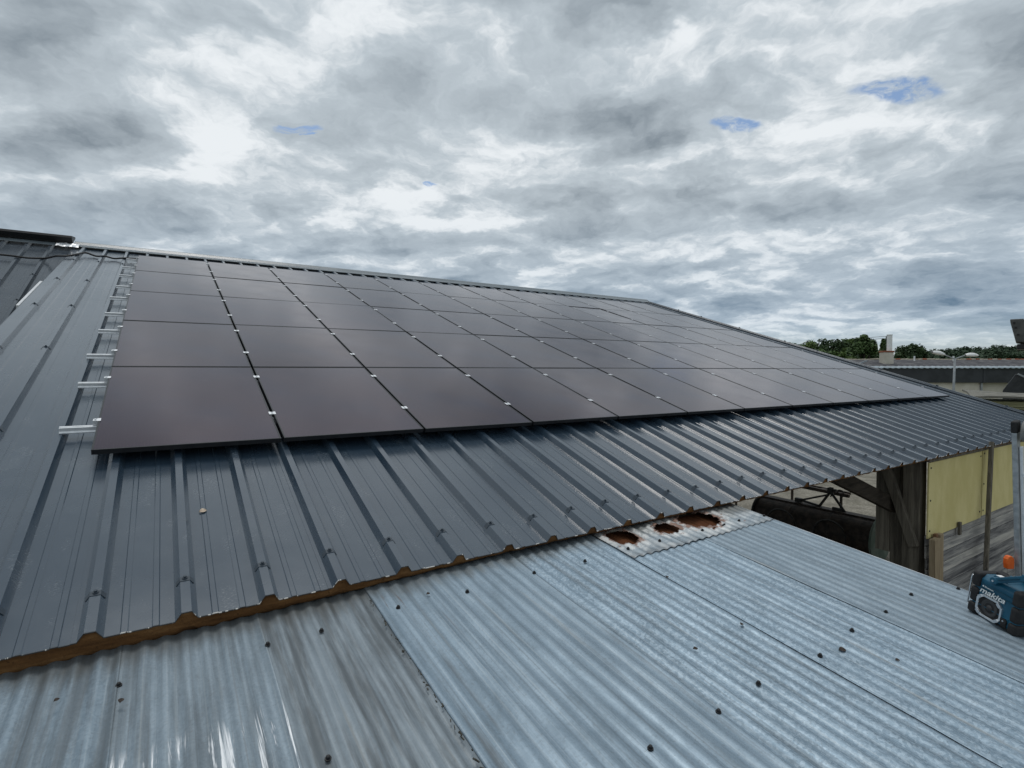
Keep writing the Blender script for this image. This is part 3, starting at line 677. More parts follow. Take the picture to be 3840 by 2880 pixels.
U = [sheet(2.95, 3.50, -0.362, YT, 0.0110, M_G6, 9, True), sheet(3.44, 4.10, -0.357, YT, 0.0140, M_G6, 10, True), sheet(4.03, 4.555, -0.350, YT, 0.0125, M_G6, 11, True)]
# rust-stained boarding seen through the holes
bk = MB(); bk.bbox((2.96, -0.26, -0.075), (4.25, 0.10, -0.040)); bk.build('underlay_board', M_RUSTWOOD, lean, GF)
for y in (-0.27, -1.50, -2.70, -3.9):
    pu = MB(); pu.bbox((-1.7, y-0.035, -0.135), (4.50, y+0.035, -0.078 if y < -.3 else -0.085)); pu.build('purlin', M_DARKWOOD, lean, GF)
for x in (-1.6, 1.4, 4.42):
    ra = MB(); ra.bbox((x-0.04, -4.5, -0.28), (x+0.04, 0.5, -0.137)); ra.build('rafter', M_DARKWOOD, lean, GF)
ed = MB(); ed.prism([(4.556, 0.004), (4.570, 0.004), (4.570, -0.028), (4.566, -0.028), (4.566, 0.0), (4.556, 0.0)], -4.6, 0.30); ed.build('edge_flashing', M_ALU, lean, GF)
for x, y in ((-1.5, -4.2), (1.4, -4.2), (4.42, -4.2), (4.42, 0.4)):
    p = GF @ Vector((x, y, -0.28)); ps = MB(); ps.bbox((p.x-.06, p.y-.06, GZ), (p.x+.06, p.y+.06, p.z)); ps.build('post', M_DARKWOOD, lean, Matrix.Identity(4))
# roof screws with black caps on the crests
sm = MB()
sm.tube([(0, 0, -0.002), (0, 0, 0.003), (0, 0, 0.0032)], [0.0115, 0.0115, 0.0095], 12)
sm.tube([(0, 0, 0.003), (0, 0, 0.011), (0, 0, 0.013)], [0.0080, 0.0072, 0.0045], 8)
sc0 = None
SCR = [(1, 0.212, -0.264), (2, 0.744, -0.264), (3, 1.047, -0.272), (4, 1.361, -0.252), (4, 1.809, -0.278), (4, 2.199, -0.258), (5, 2.647, -0.27), (8, 2.972, -0.262), (8, 3.328, -0.262), (9, 3.719, -0.264), (10, 4.187, -0.257), (10, 4.488, -0.278),
       (4, 1.824, -1.522), (4, 2.215, -1.524), (5, 2.516, -1.500), (5, 2.975, -1.522), (6, 3.365, -1.486), (7, 3.76, -1.485), (7, 4.154, -1.463), (7, 4.53, -1.57), (3, 0.856, -1.01), (2, 0.60, -1.515), (1, 0.07, -1.52)]
ALLS = S+U
for i, x, y in SCR:
    x = round((x/CP-0.25))*CP+0.25*CP                        # nearest crest
    o = sm.build('roof_screw', M_BLACK, ALLS[i], GF) if sc0 is None else sc0.copy()
    if sc0 is None: sc0 = o
    else: C.objects.link(o)
    o.parent = ALLS[i]; o.matrix_basis = T(x, y, 0.0066-0.042*max(0.0, min(1.0, (1.7-x)/2.0))+(0.006 if i < 8 else 0.013)) @ Matrix.Rotation(0.06*math.sin(x*9), 4, 'X') @ Matrix.Rotation(x*5, 4, 'Z')
# moss and debris along the open seam
M_DEBRIS = mottled('seam_debris', (0.03, 0.028, 0.022), (0.08, 0.075, 0.06), 70, 0.95)
db = MB(); rnd = random.Random(8)
for i in range(85):
    y = -rnd.uniform(0.12, 2.2)
    a = rnd.uniform(-.5, .5); l = rnd.uniform(.006, .022)
    db.box((1.288+rnd.gauss(0, .004), y, 0.005+rnd.uniform(-.003, .004)), (rnd.uniform(.002, .005), l, .004), Matrix.Rotation(a, 3, 'Z') @ Matrix.Rotation(rnd.uniform(-.4, .4), 3, 'X'))
tag(db.build('debris', M_DEBRIS, None, GF), kind='stuff')
# dead leaves
def leaf(base, x, y, z, s_, rot, col, label):
    m = MB()
    n = 7
    rows = []
    for i in range(n):
        u = i/(n-1); w = math.sin(math.pi*min(1, u*1.02))**0.8*0.42
        rows.append([(u*s_-s_/2, v*w*s_, s_*(0.16*abs(v)+0.12*math.sin(u*3.1))) for v in (-1, -.5, 0, .5, 1)])
    m.grid(rows)
    o = m.build('dead_leaf', col, None, base @ T(x, y, z) @ Matrix.Rotation(rot, 4, 'Z') @ Matrix.Rotation(0.15, 4, 'X'), smooth=True)
    s2 = o.modifiers.new('thick', 'SOLIDIFY'); s2.thickness = 0.0007
    tag(o, label, 'leaf', 'dead leaves on the roofs')
M_LEAF = mottled('leaf_brown', (0.030, 0.022, 0.018), (0.065, 0.048, 0.036), 60, 0.8)
M_LEAFP = mottled('leaf_pale', (0.46, 0.36, 0.27), (0.60, 0.50, 0.40), 80, 0.8)
def wy(y): return (y-eave.y)/math.cos(GA)
leaf(RF, 0.593, -0.725, PAN+0.003, 0.042, 0.2, M_LEAFP, 'small pale leaf lying on the dark steel roof below the panels')
leaf(GF, 0.067, wy(-1.807), 0.010, 0.019, 0.6, M_LEAF, 'tiny brown leaf left of the leftmost lap seam in the galvanised sheets')
leaf(GF, 0.262, wy(-1.909), 0.006, 0.024, 1.4, M_LEAF, 'curled dark leaf just right of the leftmost lap seam')
leaf(GF, 1.576, wy(-1.709), 0.010, 0.022, 0.1, M_LEAF, 'dark leaf beside the rust-streaked valleys near the barn eave')
leaf(GF, 2.936, wy(-2.146), 0.008, 0.024, 0.9, M_LEAF, 'dark leaf below the row of screws, nearest the rusted holes')
leaf(GF, 2.495, wy(-2.701), 0.007, 0.024, -0.5, M_LEAF, 'brown leaf in the middle of the spangled sheet')
leaf(GF, 2.891, wy(-2.675), 0.008, 0.022, 0.3, M_LEAF, 'crumpled brown leaf left of the leaf pair in front of the radio')
leaf(GF, 3.143, wy(-3.045), 0.008, 0.036, -0.6, M_LEAF, 'longest brown leaf, between two screws in front of the radio')
leaf(GF, 3.308, wy(-3.213), 0.008, 0.022, -0.5, M_LEAF, 'short brown leaf nearest the bottom right corner')

# ---------------------------------------------------------------- jobsite radio
ez = Vector((0, -math.sin(GA), math.cos(GA))); ex = Vector((-0.479, -0.872, -0.104)); ex = (ex-ez*ex.dot(ez)).normalized(); ey = ez.cross(ex)
P0 = GF @ Vector((4.262, wy(-3.190), 0.011))
RB = Matrix(((ex.x, ey.x, ez.x, P0.x), (ex.y, ey.y, ez.y, P0.y), (ex.z, ey.z, ez.z, P0.z), (0, 0, 0, 1)))
M_TEAL = mottled('teal_plastic', (0.004, 0.070, 0.125), (0.007, 0.090, 0.155), 9, 0.42, spec=0.5)
M_TEALD = mottled('dark_teal_plastic', (0.003, 0.042, 0.072), (0.004, 0.055, 0.090), 12, 0.5)
M_RUB = mottled('black_rubber', (0.012, 0.012, 0.013), (0.022, 0.021, 0.021), 40, 0.7)
M_WHITE = mottled('white_print', (0.66, 0.70, 0.70), (0.74, 0.77, 0.77), 30, 0.5)
M_LABEL = mottled('white_label', (0.75, 0.75, 0.74), (0.8, 0.8, 0.8), 5, 0.6)
rad = tag(empty('radio', RB), 'teal and black jobsite radio standing on the galvanised roof by the ladder', 'radio')
W_, H_, D_ = 0.275, 0.238, 0.165
bd = MB()
bd.prism([(0.0, 0.022), (0.012, 0.010), (D_-.012, 0.010), (D_, 0.022), (D_, H_-.045), (D_-0.035, H_-.004), (0.030, H_-.004), (0.004, H_-0.028)], 0.012, W_-0.012, 'x')
bd.build('body', M_TEAL, rad, RB, bevel=0.006, seg=3)
for zz in (0.185, 0.158, 0.063):
    gr = MB(); gr.bbox((0.05, -0.0022, zz), (W_-0.05, 0.001, zz+0.0045)); gr.build('moulding_line', M_TEALD if zz > .1 else M_TEAL, rad, RB, bevel=0.001)
for sx in (0, 1):
    for z0, z1 in ((0.0, 0.060), (0.066, 0.150), (0.156, H_)):
        bb = MB(); a = 0.0 if sx == 0 else W_-0.046
        dd = 0.006 if 0.06 < z0 < .1 else 0.0
        bb.bbox((a, -0.012+dd*.4, z0), (a+0.046, D_+0.008, z1))
        bb.build('bumper', M_RUB, rad, RB, bevel=0.013, seg=3)
# octagonal speaker surround, cone
cx, cz = 0.118, 0.072
def octa(w, h, c): return [(cx-w+c, cz-h), (cx+w-c, cz-h), (cx+w, cz-h+c), (cx+w, cz+h-c), (cx+w-c, cz+h), (cx-w+c, cz+h), (cx-w, cz+h-c), (cx-w, cz-h+c)]
fo, fi = octa(0.072, 0.062, 0.030), octa(0.060, 0.050, 0.025)
ff = MB(); n = 8
for yy, A, B in ((-0.010, fo, fi),):
    ff.add([(x, yy, z_) for x, z_ in A]+[(x, yy+0.002, z_) for x, z_ in B]+[(x, 0.004, z_) for x, z_ in A]+[(x, 0.004, z_) for x, z_ in B],
           [(i, (i+1) % n, n+(i+1) % n, n+i) for i in range(n)]+[(2*n+i, 2*n+(i+1) % n, (i+1) % n, i) for i in range(n)]+[(n+i, n+(i+1) % n, 3*n+(i+1) % n, 3*n+i) for i in range(n)])
for dx, dz_ in ((-1, -1), (1, -1), (1, 1), (-1, 1)):
    ff.box((cx+dx*0.053, -0.008, cz+dz_*0.044), (0.024, 0.012, 0.016), Matrix.Rotation(dx*dz_*0.7, 3, 'Y'))
spk = ff.build('speaker_frame', M_CHROME, rad, RB, bevel=0.0015)
gm = MB(); gm.prism([(x, z_) for x, z_ in octa(0.061, 0.051, 0.025)], -0.0015, 0.003); gm.build('speaker_grille', M_RUB, spk, RB)
co_ = MB(); P = []; rr = [(0.046, -0.003), (0.043, -0.006), (0.036, -0.003), (0.016, 0.0005), (0.0155, -0.004), (0.0, -0.006)]
ns = 28
co_.add([(cx+r_*math.cos(2*math.pi*k/ns), y_, cz+r_*math.sin(2*math.pi*k/ns)) for r_, y_ in rr for k in range(ns)], [(i*ns+k, i*ns+(k+1) % ns, (i+1)*ns+(k+1) % ns, (i+1)*ns+k) for i in range(len(rr)-1) for k in range(ns)])
co_.build('speaker_cone', mottled('cone_grey', (0.035, 0.035, 0.036), (0.05, 0.05, 0.05), 30, 0.6), spk, RB, smooth=True)
def text(s_, size, x, y, z_, shear, name, ext=0.0008, bold=0.0):
    cu = bpy.data.curves.new(name, 'FONT'); cu.body = s_; cu.size = size; cu.shear = shear; cu.extrude = ext; cu.offset = bold
    tmp_ = bpy.data.objects.new(name, cu); C.objects.link(tmp_)
    bpy.context.view_layer.update()
    me = bpy.data.meshes.new_from_object(tmp_.evaluated_get(bpy.context.evaluated_depsgraph_get()))
    bpy.data.objects.remove(tmp_); bpy.data.curves.remove(cu)
    o = bpy.data.objects.new(name, me); C.objects.link(o); me.materials.clear(); me.materials.append(M_WHITE)
    place(o, rad, RB @ T(x, y, z_) @ Matrix.Rotation(math.pi/2, 4, 'X'))
    w = max(v.co.x for v in me.vertices)-min(v.co.x for v in me.vertices)
    return o, w
tx, tw = text('makita', 0.042, 0.048, -0.0018, 0.137, 0.30, 'lettering', bold=0.0006)
sx_ = 0.142/tw
tx.matrix_basis = tx.matrix_basis @ Matrix.Diagonal((sx_, 1.0, 1, 1))
text('Bluetooth', 0.0125, 0.072, -0.0008, 0.1705, 0.1, 'small_lettering')
bt = MB(); bt.tube([(0.064, 0.0, 0.1745), (0.064, -0.0012, 0.1745)], 0.0045, 12); bt.build('small_emblem', M_WHITE, rad, RB)
hm = MB()
hm.bar((0.115, 0.010, 0.232), (0.262, 0.010, 0.318), 0.030, 0.026, (0, 1, 0)); hm.bar((0.115, D_-0.01, 0.232), (0.262, D_-0.01, 0.318), 0.030, 0.026, (0, 1, 0))
hm.tube([(0.115, -0.006, 0.230), (0.115, 0.028, 0.230)], 0.021, 14); hm.tube([(0.115, D_-0.028, 0.230), (0.115, D_+0.006, 0.230)], 0.021, 14)
hm.bbox((0.248, -0.004, 0.300), (0.282, D_+0.004, 0.336))
hd = hm.build('handle', M_TEAL, rad, RB, bevel=0.004)
hp = MB(); hp.tube([(0.115, -0.006, 0.230), (0.115, -0.010, 0.230)], 0.006, 10); hp.build('handle_pin', M_CHROME, hd, RB)
hr = MB()
hr.bar((0.140, -0.0045, 0.2466), (0.245, -0.0045, 0.308), 0.0015, 0.013, (0, 1, 0)); hr.build('handle_recess', M_TEALD, hd, RB)
tp = MB(); tp.prism([(0.075, H_-0.005), (0.082, H_+0.010), (0.135, H_+0.010), (0.165, H_-0.004)], 0.035, D_-0.03); tp.build('top_cover', M_TEAL, rad, RB, bevel=0.003)
lb = MB(); lb.box((0.105, 0.055, H_+0.0112), (0.042, 0.030, 0.0012)); lb.build('label', M_LABEL, rad, RB)
kn = MB(); kn.bbox((0.05, 0.075, H_-0.002), (0.12, 0.11, H_+0.016)); kn.build('top_clip', M_RUB, rad, RB, bevel=0.005)
gb = MB(); gb.tube(smooth_path([(0.012, 0.02, 0.202), (-0.010, 0.012, 0.201), (-0.017, 0.010, 0.194), (-0.018, 0.010, 0.11), (-0.018, 0.010, 0.040), (-0.016, 0.010, 0.032), (-0.008, 0.012, 0.028), (0.012, 0.02, 0.028)], 4), 0.0042, 8)
gb.build('guard_bar', M_CHROME, rad, RB, smooth=True)
kb = MB(); kb.tube([(0.205, 0.004, 0.045), (0.205, -0.010, 0.045)], 0.017, 12); kb.bbox((0.190, -0.006, 0.018), (0.220, 0.003, 0.047)); kb.build('socket_cover', M_RUB, rad, RB, bevel=0.002)
kp = MB(); kp.tube([(0.206, -0.010, 0.050), (0.206, -0.0125, 0.050)], 0.0045, 8); kp.build('socket_pin', M_CHROME, rad, RB)
ft = MB(); ft.bbox((0.02, 0.01, 0.0), (W_-0.02, D_-0.01, 0.012)); ft.build('base', M_RUB, rad, RB, bevel=0.003)

# ---------------------------------------------------------------- ladder standing against the lean-to edge
M_ORANGE = mottled('orange_plastic', (0.62, 0.10, 0.010), (0.72, 0.14, 0.018), 14, 0.45)
M_ALUD = mottled('dull_aluminium', (0.33, 0.35, 0.36), (0.46, 0.48, 0.49), 26, 0.5, 0.6)
LD = T(4.86, -3.245, GZ)
lad = tag(empty('ladder', LD), 'aluminium ladder rising past the lean-to edge with a black end cap and grey roller', 'ladder')
def lrail(y):
    m = MB(); m.bar((0.50, y, 0), (-0.055, y, 3.955), 0.062, 0.026, (0, 1, 0)); return m
for y in (0.0, -0.40): lrail(y).build('side_rail', M_ALUD, lad, LD, bevel=0.003)
fl_ = MB()
fl_.bar((0.515, -0.024, 0), (-0.035, -0.024, 3.84), 0.022, 0.016, (0, 1, 0)); fl_.build('inner_rail', M_ALU, lad, LD, bevel=0.002)
for i in range(15):
    z_ = 0.17+0.2495*i
    x_ = 0.50-0.555*z_/3.955
    ru = MB(); ru.bar((x_, -0.03, z_), (x_, -0.39, z_), 0.030, 0.024); ru.build('rung', M_ALU, lad, LD, bevel=0.004)
for y in (0.0, -0.40):
    cpm = MB(); cpm.bar((-0.0500, y, 3.925), (-0.060, y, 4.00), 0.070, 0.034, (0, 1, 0)); cpm.build('end_cap', M_RUB, lad, LD, bevel=0.010, seg=3)
wh = MB(); wh.tube([(-0.030, -0.030, 3.935), (-0.030, -0.034, 3.935), (-0.030, -0.075, 3.935), (-0.030, -0.080, 3.935)], [0.060, 0.066, 0.066, 0.060], 28); wh.build('roller', mottled('grey_rubber', (0.17, 0.17, 0.165), (0.24, 0.24, 0.235), 30, 0.7), lad, LD, bevel=0.003)
og = MB(); og.prism([(-0.075, 0.0), (-0.010, 0.0), (-0.006, 0.055), (-0.010, 0.10), (-0.035, 0.125), (-0.062, 0.122), (-0.080, 0.095), (-0.082, 0.05)], -0.016, 0.032)
tag(og.build('clamp_grip', M_ORANGE, None, T(4.872, -3.235, -0.735) @ Matrix.Rotation(-0.5, 4, 'Z') @ Matrix.Scale(0.66, 4), bevel=0.008, seg=3), 'bright orange plastic piece hooked on the ladder behind the radio', 'clamp')

# ---------------------------------------------------------------- farm implements under the barn roof
M_RUSTY = mottled('dark_rusty_steel', (0.030, 0.024, 0.019), (0.085, 0.062, 0.046), 7, 0.7)
M_IRON = mottled('black_iron', (0.022, 0.022, 0.020), (0.050, 0.046, 0.038), 20, 0.6)
M_GREENP = mottled('faded_green_paint', (0.17, 0.22, 0.18), (0.25, 0.30, 0.25), 4, 0.8, lo=.4, hi=.6)
rl = tag(empty('roller_implement', T(14.0, 2.6, GZ)), 'dark farm roller drum with faded green end plate under the barn roof', 'farm implement')
RLW = T(14.0, 2.6, GZ)
dr = MB(); prf = []
ns = 40
def ring_(y, r_): return [(r_*math.cos(2*math.pi*k/ns), y, 0.46+r_*math.sin(2*math.pi*k/ns)) for k in range(ns)]
seq = [(-1.28, 0.0), (-1.28, 0.425), (-1.25, 0.44), (-0.4, 0.440), (-0.39, 0.446), (-0.36, 0.446), (-0.35, 0.440), (0.6, 0.440), (0.61, 0.446), (0.64, 0.446), (0.65, 0.440), (1.50, 0.44), (1.52, 0.425), (1.52, 0.0)]
dr.add([p for y, r_ in seq for p in ring_(y, r_)], [(i*ns+k, i*ns+(k+1) % ns, (i+1)*ns+(k+1) % ns, (i+1)*ns+k) for i in range(len(seq)-1) for k in range(ns)])
dr.build('drum', M_RUSTY, rl, RLW, bevel=0.0)
ep = MB(); rnd = random.Random(2)
P = []
for k in range(36):
    a = 2*math.pi*k/36; r_ = 0.52+(0.035*noise.noise((math.cos(a)*6, math.sin(a)*6, 1)) if math.cos(a) > 0 else 0)
    P.append((r_*math.cos(a), 0.46+r_*math.sin(a)))
ep.prism(P, -1.34, -1.295)
epo = ep.build('end_plate', M_GREENP, rl, RLW, bevel=0.004)
hb = MB(); hb.tube([(0.10, -1.345, 0.42), (0.10, -1.40, 0.42)], [0.10, 0.075], 9); hb.box((0.10, -1.37, 0.42), (0.24, 0.03, 0.07), Matrix.Rotation(0.5, 3, 'Y')); hb.build('axle_hub', M_IRON, epo, RLW)
le = MB(); le.tube([(0, 1.53, 0.46), (0, 1.57, 0.46)], 0.50, 36); le.build('end_plate', M_IRON, rl, RLW)
sk = MB(); sk.bbox((-0.10, -1.28, 0.895), (0.14, 1.52, 0.925)); sk.build('top_beam', M_RUSTY, rl, RLW, bevel=0.004)
for y in (-0.46, 0.72):
    hp_ = MB(); hp_.tube([(-0.52, y+0.36*math.cos(a), 0.42+0.36*math.sin(a)) for a in (math.pi*k/20 for k in range(-4, 25))], 0.022, 8); hp_.build('hoop', M_IRON, rl, RLW, smooth=True)
af = MB()
A = Vector((0, -0.22, 1.33))
for q_ in ((0, -0.56, 0.92), (0.02, 0.06, 0.92)): af.bar(A+Vector((0, 0, .02)), q_, 0.055, 0.03, (1, 0, 0))
af.bar(A+Vector((-.05, .02, -.05)), (0, 0.62, 0.95), 0.045, 0.03, (1, 0, 0)); af.bar((0, 0.06, 0.95), (0, 0.50, 1.00), 0.05, 0.05, (1, 0, 0))
for sx in (-0.04, 0.04): af.box((sx, -0.22, 1.37), (0.022, 0.10, 0.17))
af.box((0, -0.30, 1.40), (0.05, 0.10, 0.06)); af.box((0, 0.56, 0.99), (0.10, 0.16, 0.10))
af.box((0.0, -0.40, 0.96), (0.04, 0.26, 0.07)); af.build('hitch_frame', M_IRON, rl, RLW, bevel=0.004)
ci = tag(empty('cultivator', T(15.4, 4.2, GZ)), 'rusty cultivator beam with hooked tines lying behind the roller drum', 'farm implement')
CIW = T(15.4, 4.2, GZ)
m = MB(); m.bar((0, -1.6, 1.02), (0, 1.9, 1.10), 0.09, 0.09, (1, 0, 0)); m.bar((0.5, -1.4, 0.98), (0.5, 1.7, 1.04), 0.07, 0.07, (1, 0, 0)); m.bar((0, -0.8, 1.03), (0.5, -0.8, 1.0), 0.06, 0.06)
m.bar((0, 0.9, 1.03), (0.5, 0.9, 1.0), 0.06, 0.06); m.build('beam', M_RUSTY, ci, CIW, bevel=0.006)
for y, up in ((-0.35, 1), (-1.05, 0), (-1.30, 0), (0.6, 1)):
    m = MB()
    if up: m.tube(smooth_path([(0, y, 1.05), (0, y-0.03, 1.20), (0, y-0.10, 1.33), (0, y-0.24, 1.40)], 4), [0.05-0.002*i for i in range(13)], 8)
    else: m.tube(smooth_path([(-.02, y, 1.03), (-.03, y-0.05, 1.13), (-.02, y-0.14, 1.12), (-.02, y-0.17, 1.02), (0, y-0.08, 0.92)], 4), 0.02, 8)
    m.build('tine', M_IRON, ci, CIW, smooth=True)
for x, y in ((0.0, -1.4), (0, 1.7), (0.5, 0.2)):
    m = MB(); m.bar((x, y, 0), (x, y, 1.0), 0.05, 0.05, (1, 0, 0)); m.build('leg', M_RUSTY, ci, CIW)

# ---------------------------------------------------------------- street lamp
M_LAMPG = mottled('grey_lamp_steel', (0.25, 0.27, 0.28), (0.33, 0.35, 0.36), 5, 0.5, 0.3)
M_LAMPW = mottled('white_lamp_shell', (0.68, 0.69, 0.67), (0.78, 0.78, 0.76), 6, 0.4)
LB = T(46.16, 10.20, GZ) @ Matrix.Rotation(math.atan2(-0.5425, 0.84), 4, 'Z')
lamp = tag(empty('street_lamp', LB), 'grey street lamp with two white heads on a forked arm', 'street lamp')
m = MB(); m.tube([(-0.05, 0, 0), (-0.02, 0, 3.0), (0.02, 0, 5.1)], [0.10, 0.075, 0.06], 12); m.build('post', M_LAMPG, lamp, LB, smooth=True)
m = MB(); m.tube(smooth_path([(-0.78, 0, 5.42), (-0.25, 0, 5.20), (0.02, 0, 5.12), (0.30, 0, 5.20), (0.78, 0, 5.36)], 4), 0.036, 8); m.build('arm', M_LAMPG, lamp, LB, smooth=True)
def head(sign):
    m = MB(); rows = []
    for i in range(11):
        u = i/10; w = 0.05+0.14*math.sin(math.pi*min(1, 0.10+u*0.82))**0.7; h = 0.03+0.17*math.sin(math.pi*(0.08+0.82*u))**0.8
        rows.append([(sign*u*0.86, w*math.cos(a), h*math.sin(a)*(1 if math.sin(a) > 0 else 0.45)) for a in (2*math.pi*k/14 for k in range(15))])
    return m.grid(rows)
for sgn, x, z_, rot in ((-1, -0.72, 5.38, 0.20), (1, 0.72, 5.34, 0.02)):
    hw = LB @ T(x, 0, z_) @ Matrix.Rotation(rot, 4, 'Y')
    ho = head(sgn).build('lamp_head', M_LAMPW, lamp, hw, smooth=True)
    m = MB(); m.box((sgn*0.50, -0.112, 0.01), (0.42, 0.05, 0.035)); m.build('lens', M_LAMPG, ho, hw, bevel=0.01)

# ---------------------------------------------------------------- long building behind
BW = Matrix(((RX.x, 0.5425, 0, 0.4175), (RX.y, 0.84, 0, -4.3267), (0, 0, 1, 0.5086), (0, 0, 0, 1)))    # x along the facade, y away from it, z from eye height
bld = tag(empty('long_building', BW @ T(34, 48, GZ-0.5086)), 'long low building with slate roof, dark cladding band and cream wall beyond the roof', 'building')
D0 = 45.0
def slate_fn(k):
    n = k.noise(k.mapping(k.co, (1.2, 1.2, 5)), 1.0, 7, 0.7); b_ = k.sep(k.voro(k.mapping(k.co, (3.2, 3.2, 3.2)), 1.0))[0]
    c = k.crgb(k.math('ADD', k.math('MULTIPLY', n, 0.8), k.math('MULTIPLY', b_, 0.2)), [(0.32, (0.036, 0.036, 0.041)), (0.5, (0.068, 0.066, 0.072)), (0.66, (0.13, 0.125, 0.125))])
    k.put(k.b.inputs['Base Color'], c)
M_SLATE = material('old_slate', 0.8, spec=0.3, fn=slate_fn)
M_CLAD = mottled('dark_cladding', (0.022, 0.025, 0.028), (0.036, 0.040, 0.045), 1.3, 0.6)
M_CREAM = mottled('cream_render', (0.50, 0.46, 0.38), (0.62, 0.58, 0.50), 0.9, 0.85, lo=.3, hi=.7)
M_TERRA = mottled('terracotta', (0.22, 0.075, 0.040), (0.34, 0.13, 0.075), 2.5, 0.85)
M_CORR = mottled('blue_grey_sheeting', (0.26, 0.31, 0.34), (0.36, 0.41, 0.44), 2, 0.5, 0.3)
m = MB(); m.bbox((20, D0+0.25, GZ-0.51), (39.6, D0+9, -0.95)); m.bbox((39.7, D0+0.6, GZ-0.51), (58, D0+9, -0.95)); m.build('wall', M_CREAM, bld, BW)
m = MB(); m.bbox((20, D0, -1.03), (39.58, D0+0.2, 0.20)); m.box((48.8, D0+0.15, -0.42), (18.4, 0.2, 1.24)); m.build('cladding', M_CLAD, bld, BW)
m = MB(); m.bbox((39.56, D0-0.03, -1.05), (39.74, D0+0.3, 0.20)); m.build('corner_trim', M_CLAD, bld, BW)
m = MB(); m.bbox((39.50, D0+0.1, -3.5), (39.62, D0+0.24, -1.05)); m.build('downpipe', M_LAMPG, bld, BW)
m = MB(); m.grid([[(20+0.08*i, y, z_+0.030*math.sin(i*2*math.pi/6)) for i in range(476)] for y, z_ in ((D0-0.15, 0.22), (D0+0.9, 0.36))])
co2 = m.build('eave_sheeting', M_CORR, bld, BW, smooth=True); s_ = co2.modifiers.new('gauge', 'SOLIDIFY'); s_.thickness = 0.05; s_.offset = -1
m = MB()
for i in range(1):
    m.grid([[(20+0.5*i2, y, z_+0.03*noise.noise((i2*.31, y, 2))) for i2 in range(77)] for y, z_ in ((D0+0.85, 0.33), (D0+2.5, 0.66), (D0+4.4, 1.00), (D0+8.0, 0.2))])
m.build('roof', M_SLATE, bld, BW)
rnd = random.Random(6)
m = MB(); m2 = MB()
x = 20.0
while x < 57.5:
    ln = rnd.uniform(0.34, 0.46)
    (m if rnd.random() < (0.9 if x < 44 else 0.35) else m2).tube([(x, D0+4.4, 0.985+0.03*noise.noise((x*.62, D0+4.4, 2))), (x+ln*1.03, D0+4.4, 1.0+0.03*noise.noise((x*.62, D0+4.4, 2)))], rnd.uniform(.07, .10), 8)
    x += ln
m.build('ridge_tiles', mottled('lichen_ridge_tile', (0.30, 0.26, 0.20), (0.46, 0.42, 0.34), 3, 0.9), bld, BW); m2.build('ridge_tiles', M_TERRA, bld, BW)
for x in (36.45, 40.0):
    m = MB(); m.tube([(x, D0+3.6, 0.8), (x, D0+3.6, 1.30)], 0.07, 8); m.build('vent_pipe', M_LAMPW, bld, BW)
m = MB(); m.bar((30.3, D0+1.8, 0.60), (31.5, D0+2.6, 0.86), 0.05, 0.10); m.build('roof_strut', M_CORR, bld, BW)
chx = 33.05
m = MB(); m.bbox((chx-0.40, D0+2.0, 0.35), (chx+0.40, D0+2.7, 1.58)); chm = m.build('chimney', M_CREAM, bld, BW, bevel=0.02)
m = MB(); m.bbox((chx-0.44, D0+1.96, 1.58), (chx+0.44, D0+2.74, 1.72)); m.build('chimney_cap', M_TERRA, chm, BW, bevel=0.02)
m = MB(); m.bbox((chx+0.10, D0+2.2, 1.72), (chx+0.40, D0+2.5, 3.10)); m.bbox((chx+0.08, D0+2.18, 3.10), (chx+0.42, D0+2.52, 3.16)); m.build('flue', M_LAMPW, chm, BW, bevel=0.01)
m = MB()
for dz_, q_ in ((3.02, 3.75), (2.86, 3.45)): m.tube(smooth_path([(chx+0.12, D0+2.3, dz_), (chx+3.3, D0+9, (dz_+q_)/2-.05), (chx+8.9, D0+18, q_)], 4), 0.022, 6)
m.build('stay_wire', M_LAMPG, chm, BW, smooth=True)
m = MB(); m.tube([(42.2, D0+0.32, -1.85), (42.2, D0+0.12, -1.85)], 0.19, 12); m.build('wall_lamp', M_LAMPG, bld, BW)

# ---------------------------------------------------------------- planks under a grey sheet, and a loader at the right edge
SW = BW @ T(13.05, 15.0, GZ-0.5086) @ Matrix.Rotation(-math.atan2(18.0, 20.5)*0.85, 4, 'Z')
M_GRPL = material('greenish_planks', 0.85, spec=0.25, fn=wood_fn((0.22, 0.22, 0.12), (0.36, 0.36, 0.21), (0.47, 0.47, 0.31), (1.5, 14, 14)))
stk = tag(empty('plank_stack', SW), 'tall pile of greenish sawn planks under a thin grey sheet', 'timber pile')
rnd = random.Random(15)
m = MB(); zz = 0.0
while zz < 3.44:
    h = rnd.uniform(0.14, 0.20)
    a = rnd.uniform(-.05, .05)
    m.bbox((-0.25+a, 0.0+rnd.uniform(-.03, .03), zz), (7.0, 1.8, zz+h-0.012)); zz += h
m.build('planks', M_GRPL, stk, SW, bevel=0.004)
m = MB(); m.grid([[(-0.18+0.4*i, y, 3.63+z_+0.03*math.sin(i*.9+y)-0.012*i*0.6) for i in range(21)] for y, z_ in ((-0.35, -0.03), (0.6, 0.05), (1.9, 0.06))])
o = m.build('cover_sheet', mottled('grey_sheet', (0.13, 0.125, 0.105), (0.20, 0.19, 0.16), 3, 0.8), stk, SW); s_ = o.modifiers.new('gauge', 'SOLIDIFY'); s_.thickness = 0.05
m = MB()
for zz in (0.9, 1.9, 2.75, 3.2): m.bbox((-0.1, -0.05, zz), (7.0, -0.02, zz+0.05))
m.build('spacer_strip', M_DARKWOOD, stk, SW)
m = MB()
for x_, zz in ((0.25, 3.22), (1.3, 3.22), (0.9, 3.54), (0.1, 3.56)): m.bbox((x_, -0.09, zz), (x_+0.12, -0.04, zz+0.05))
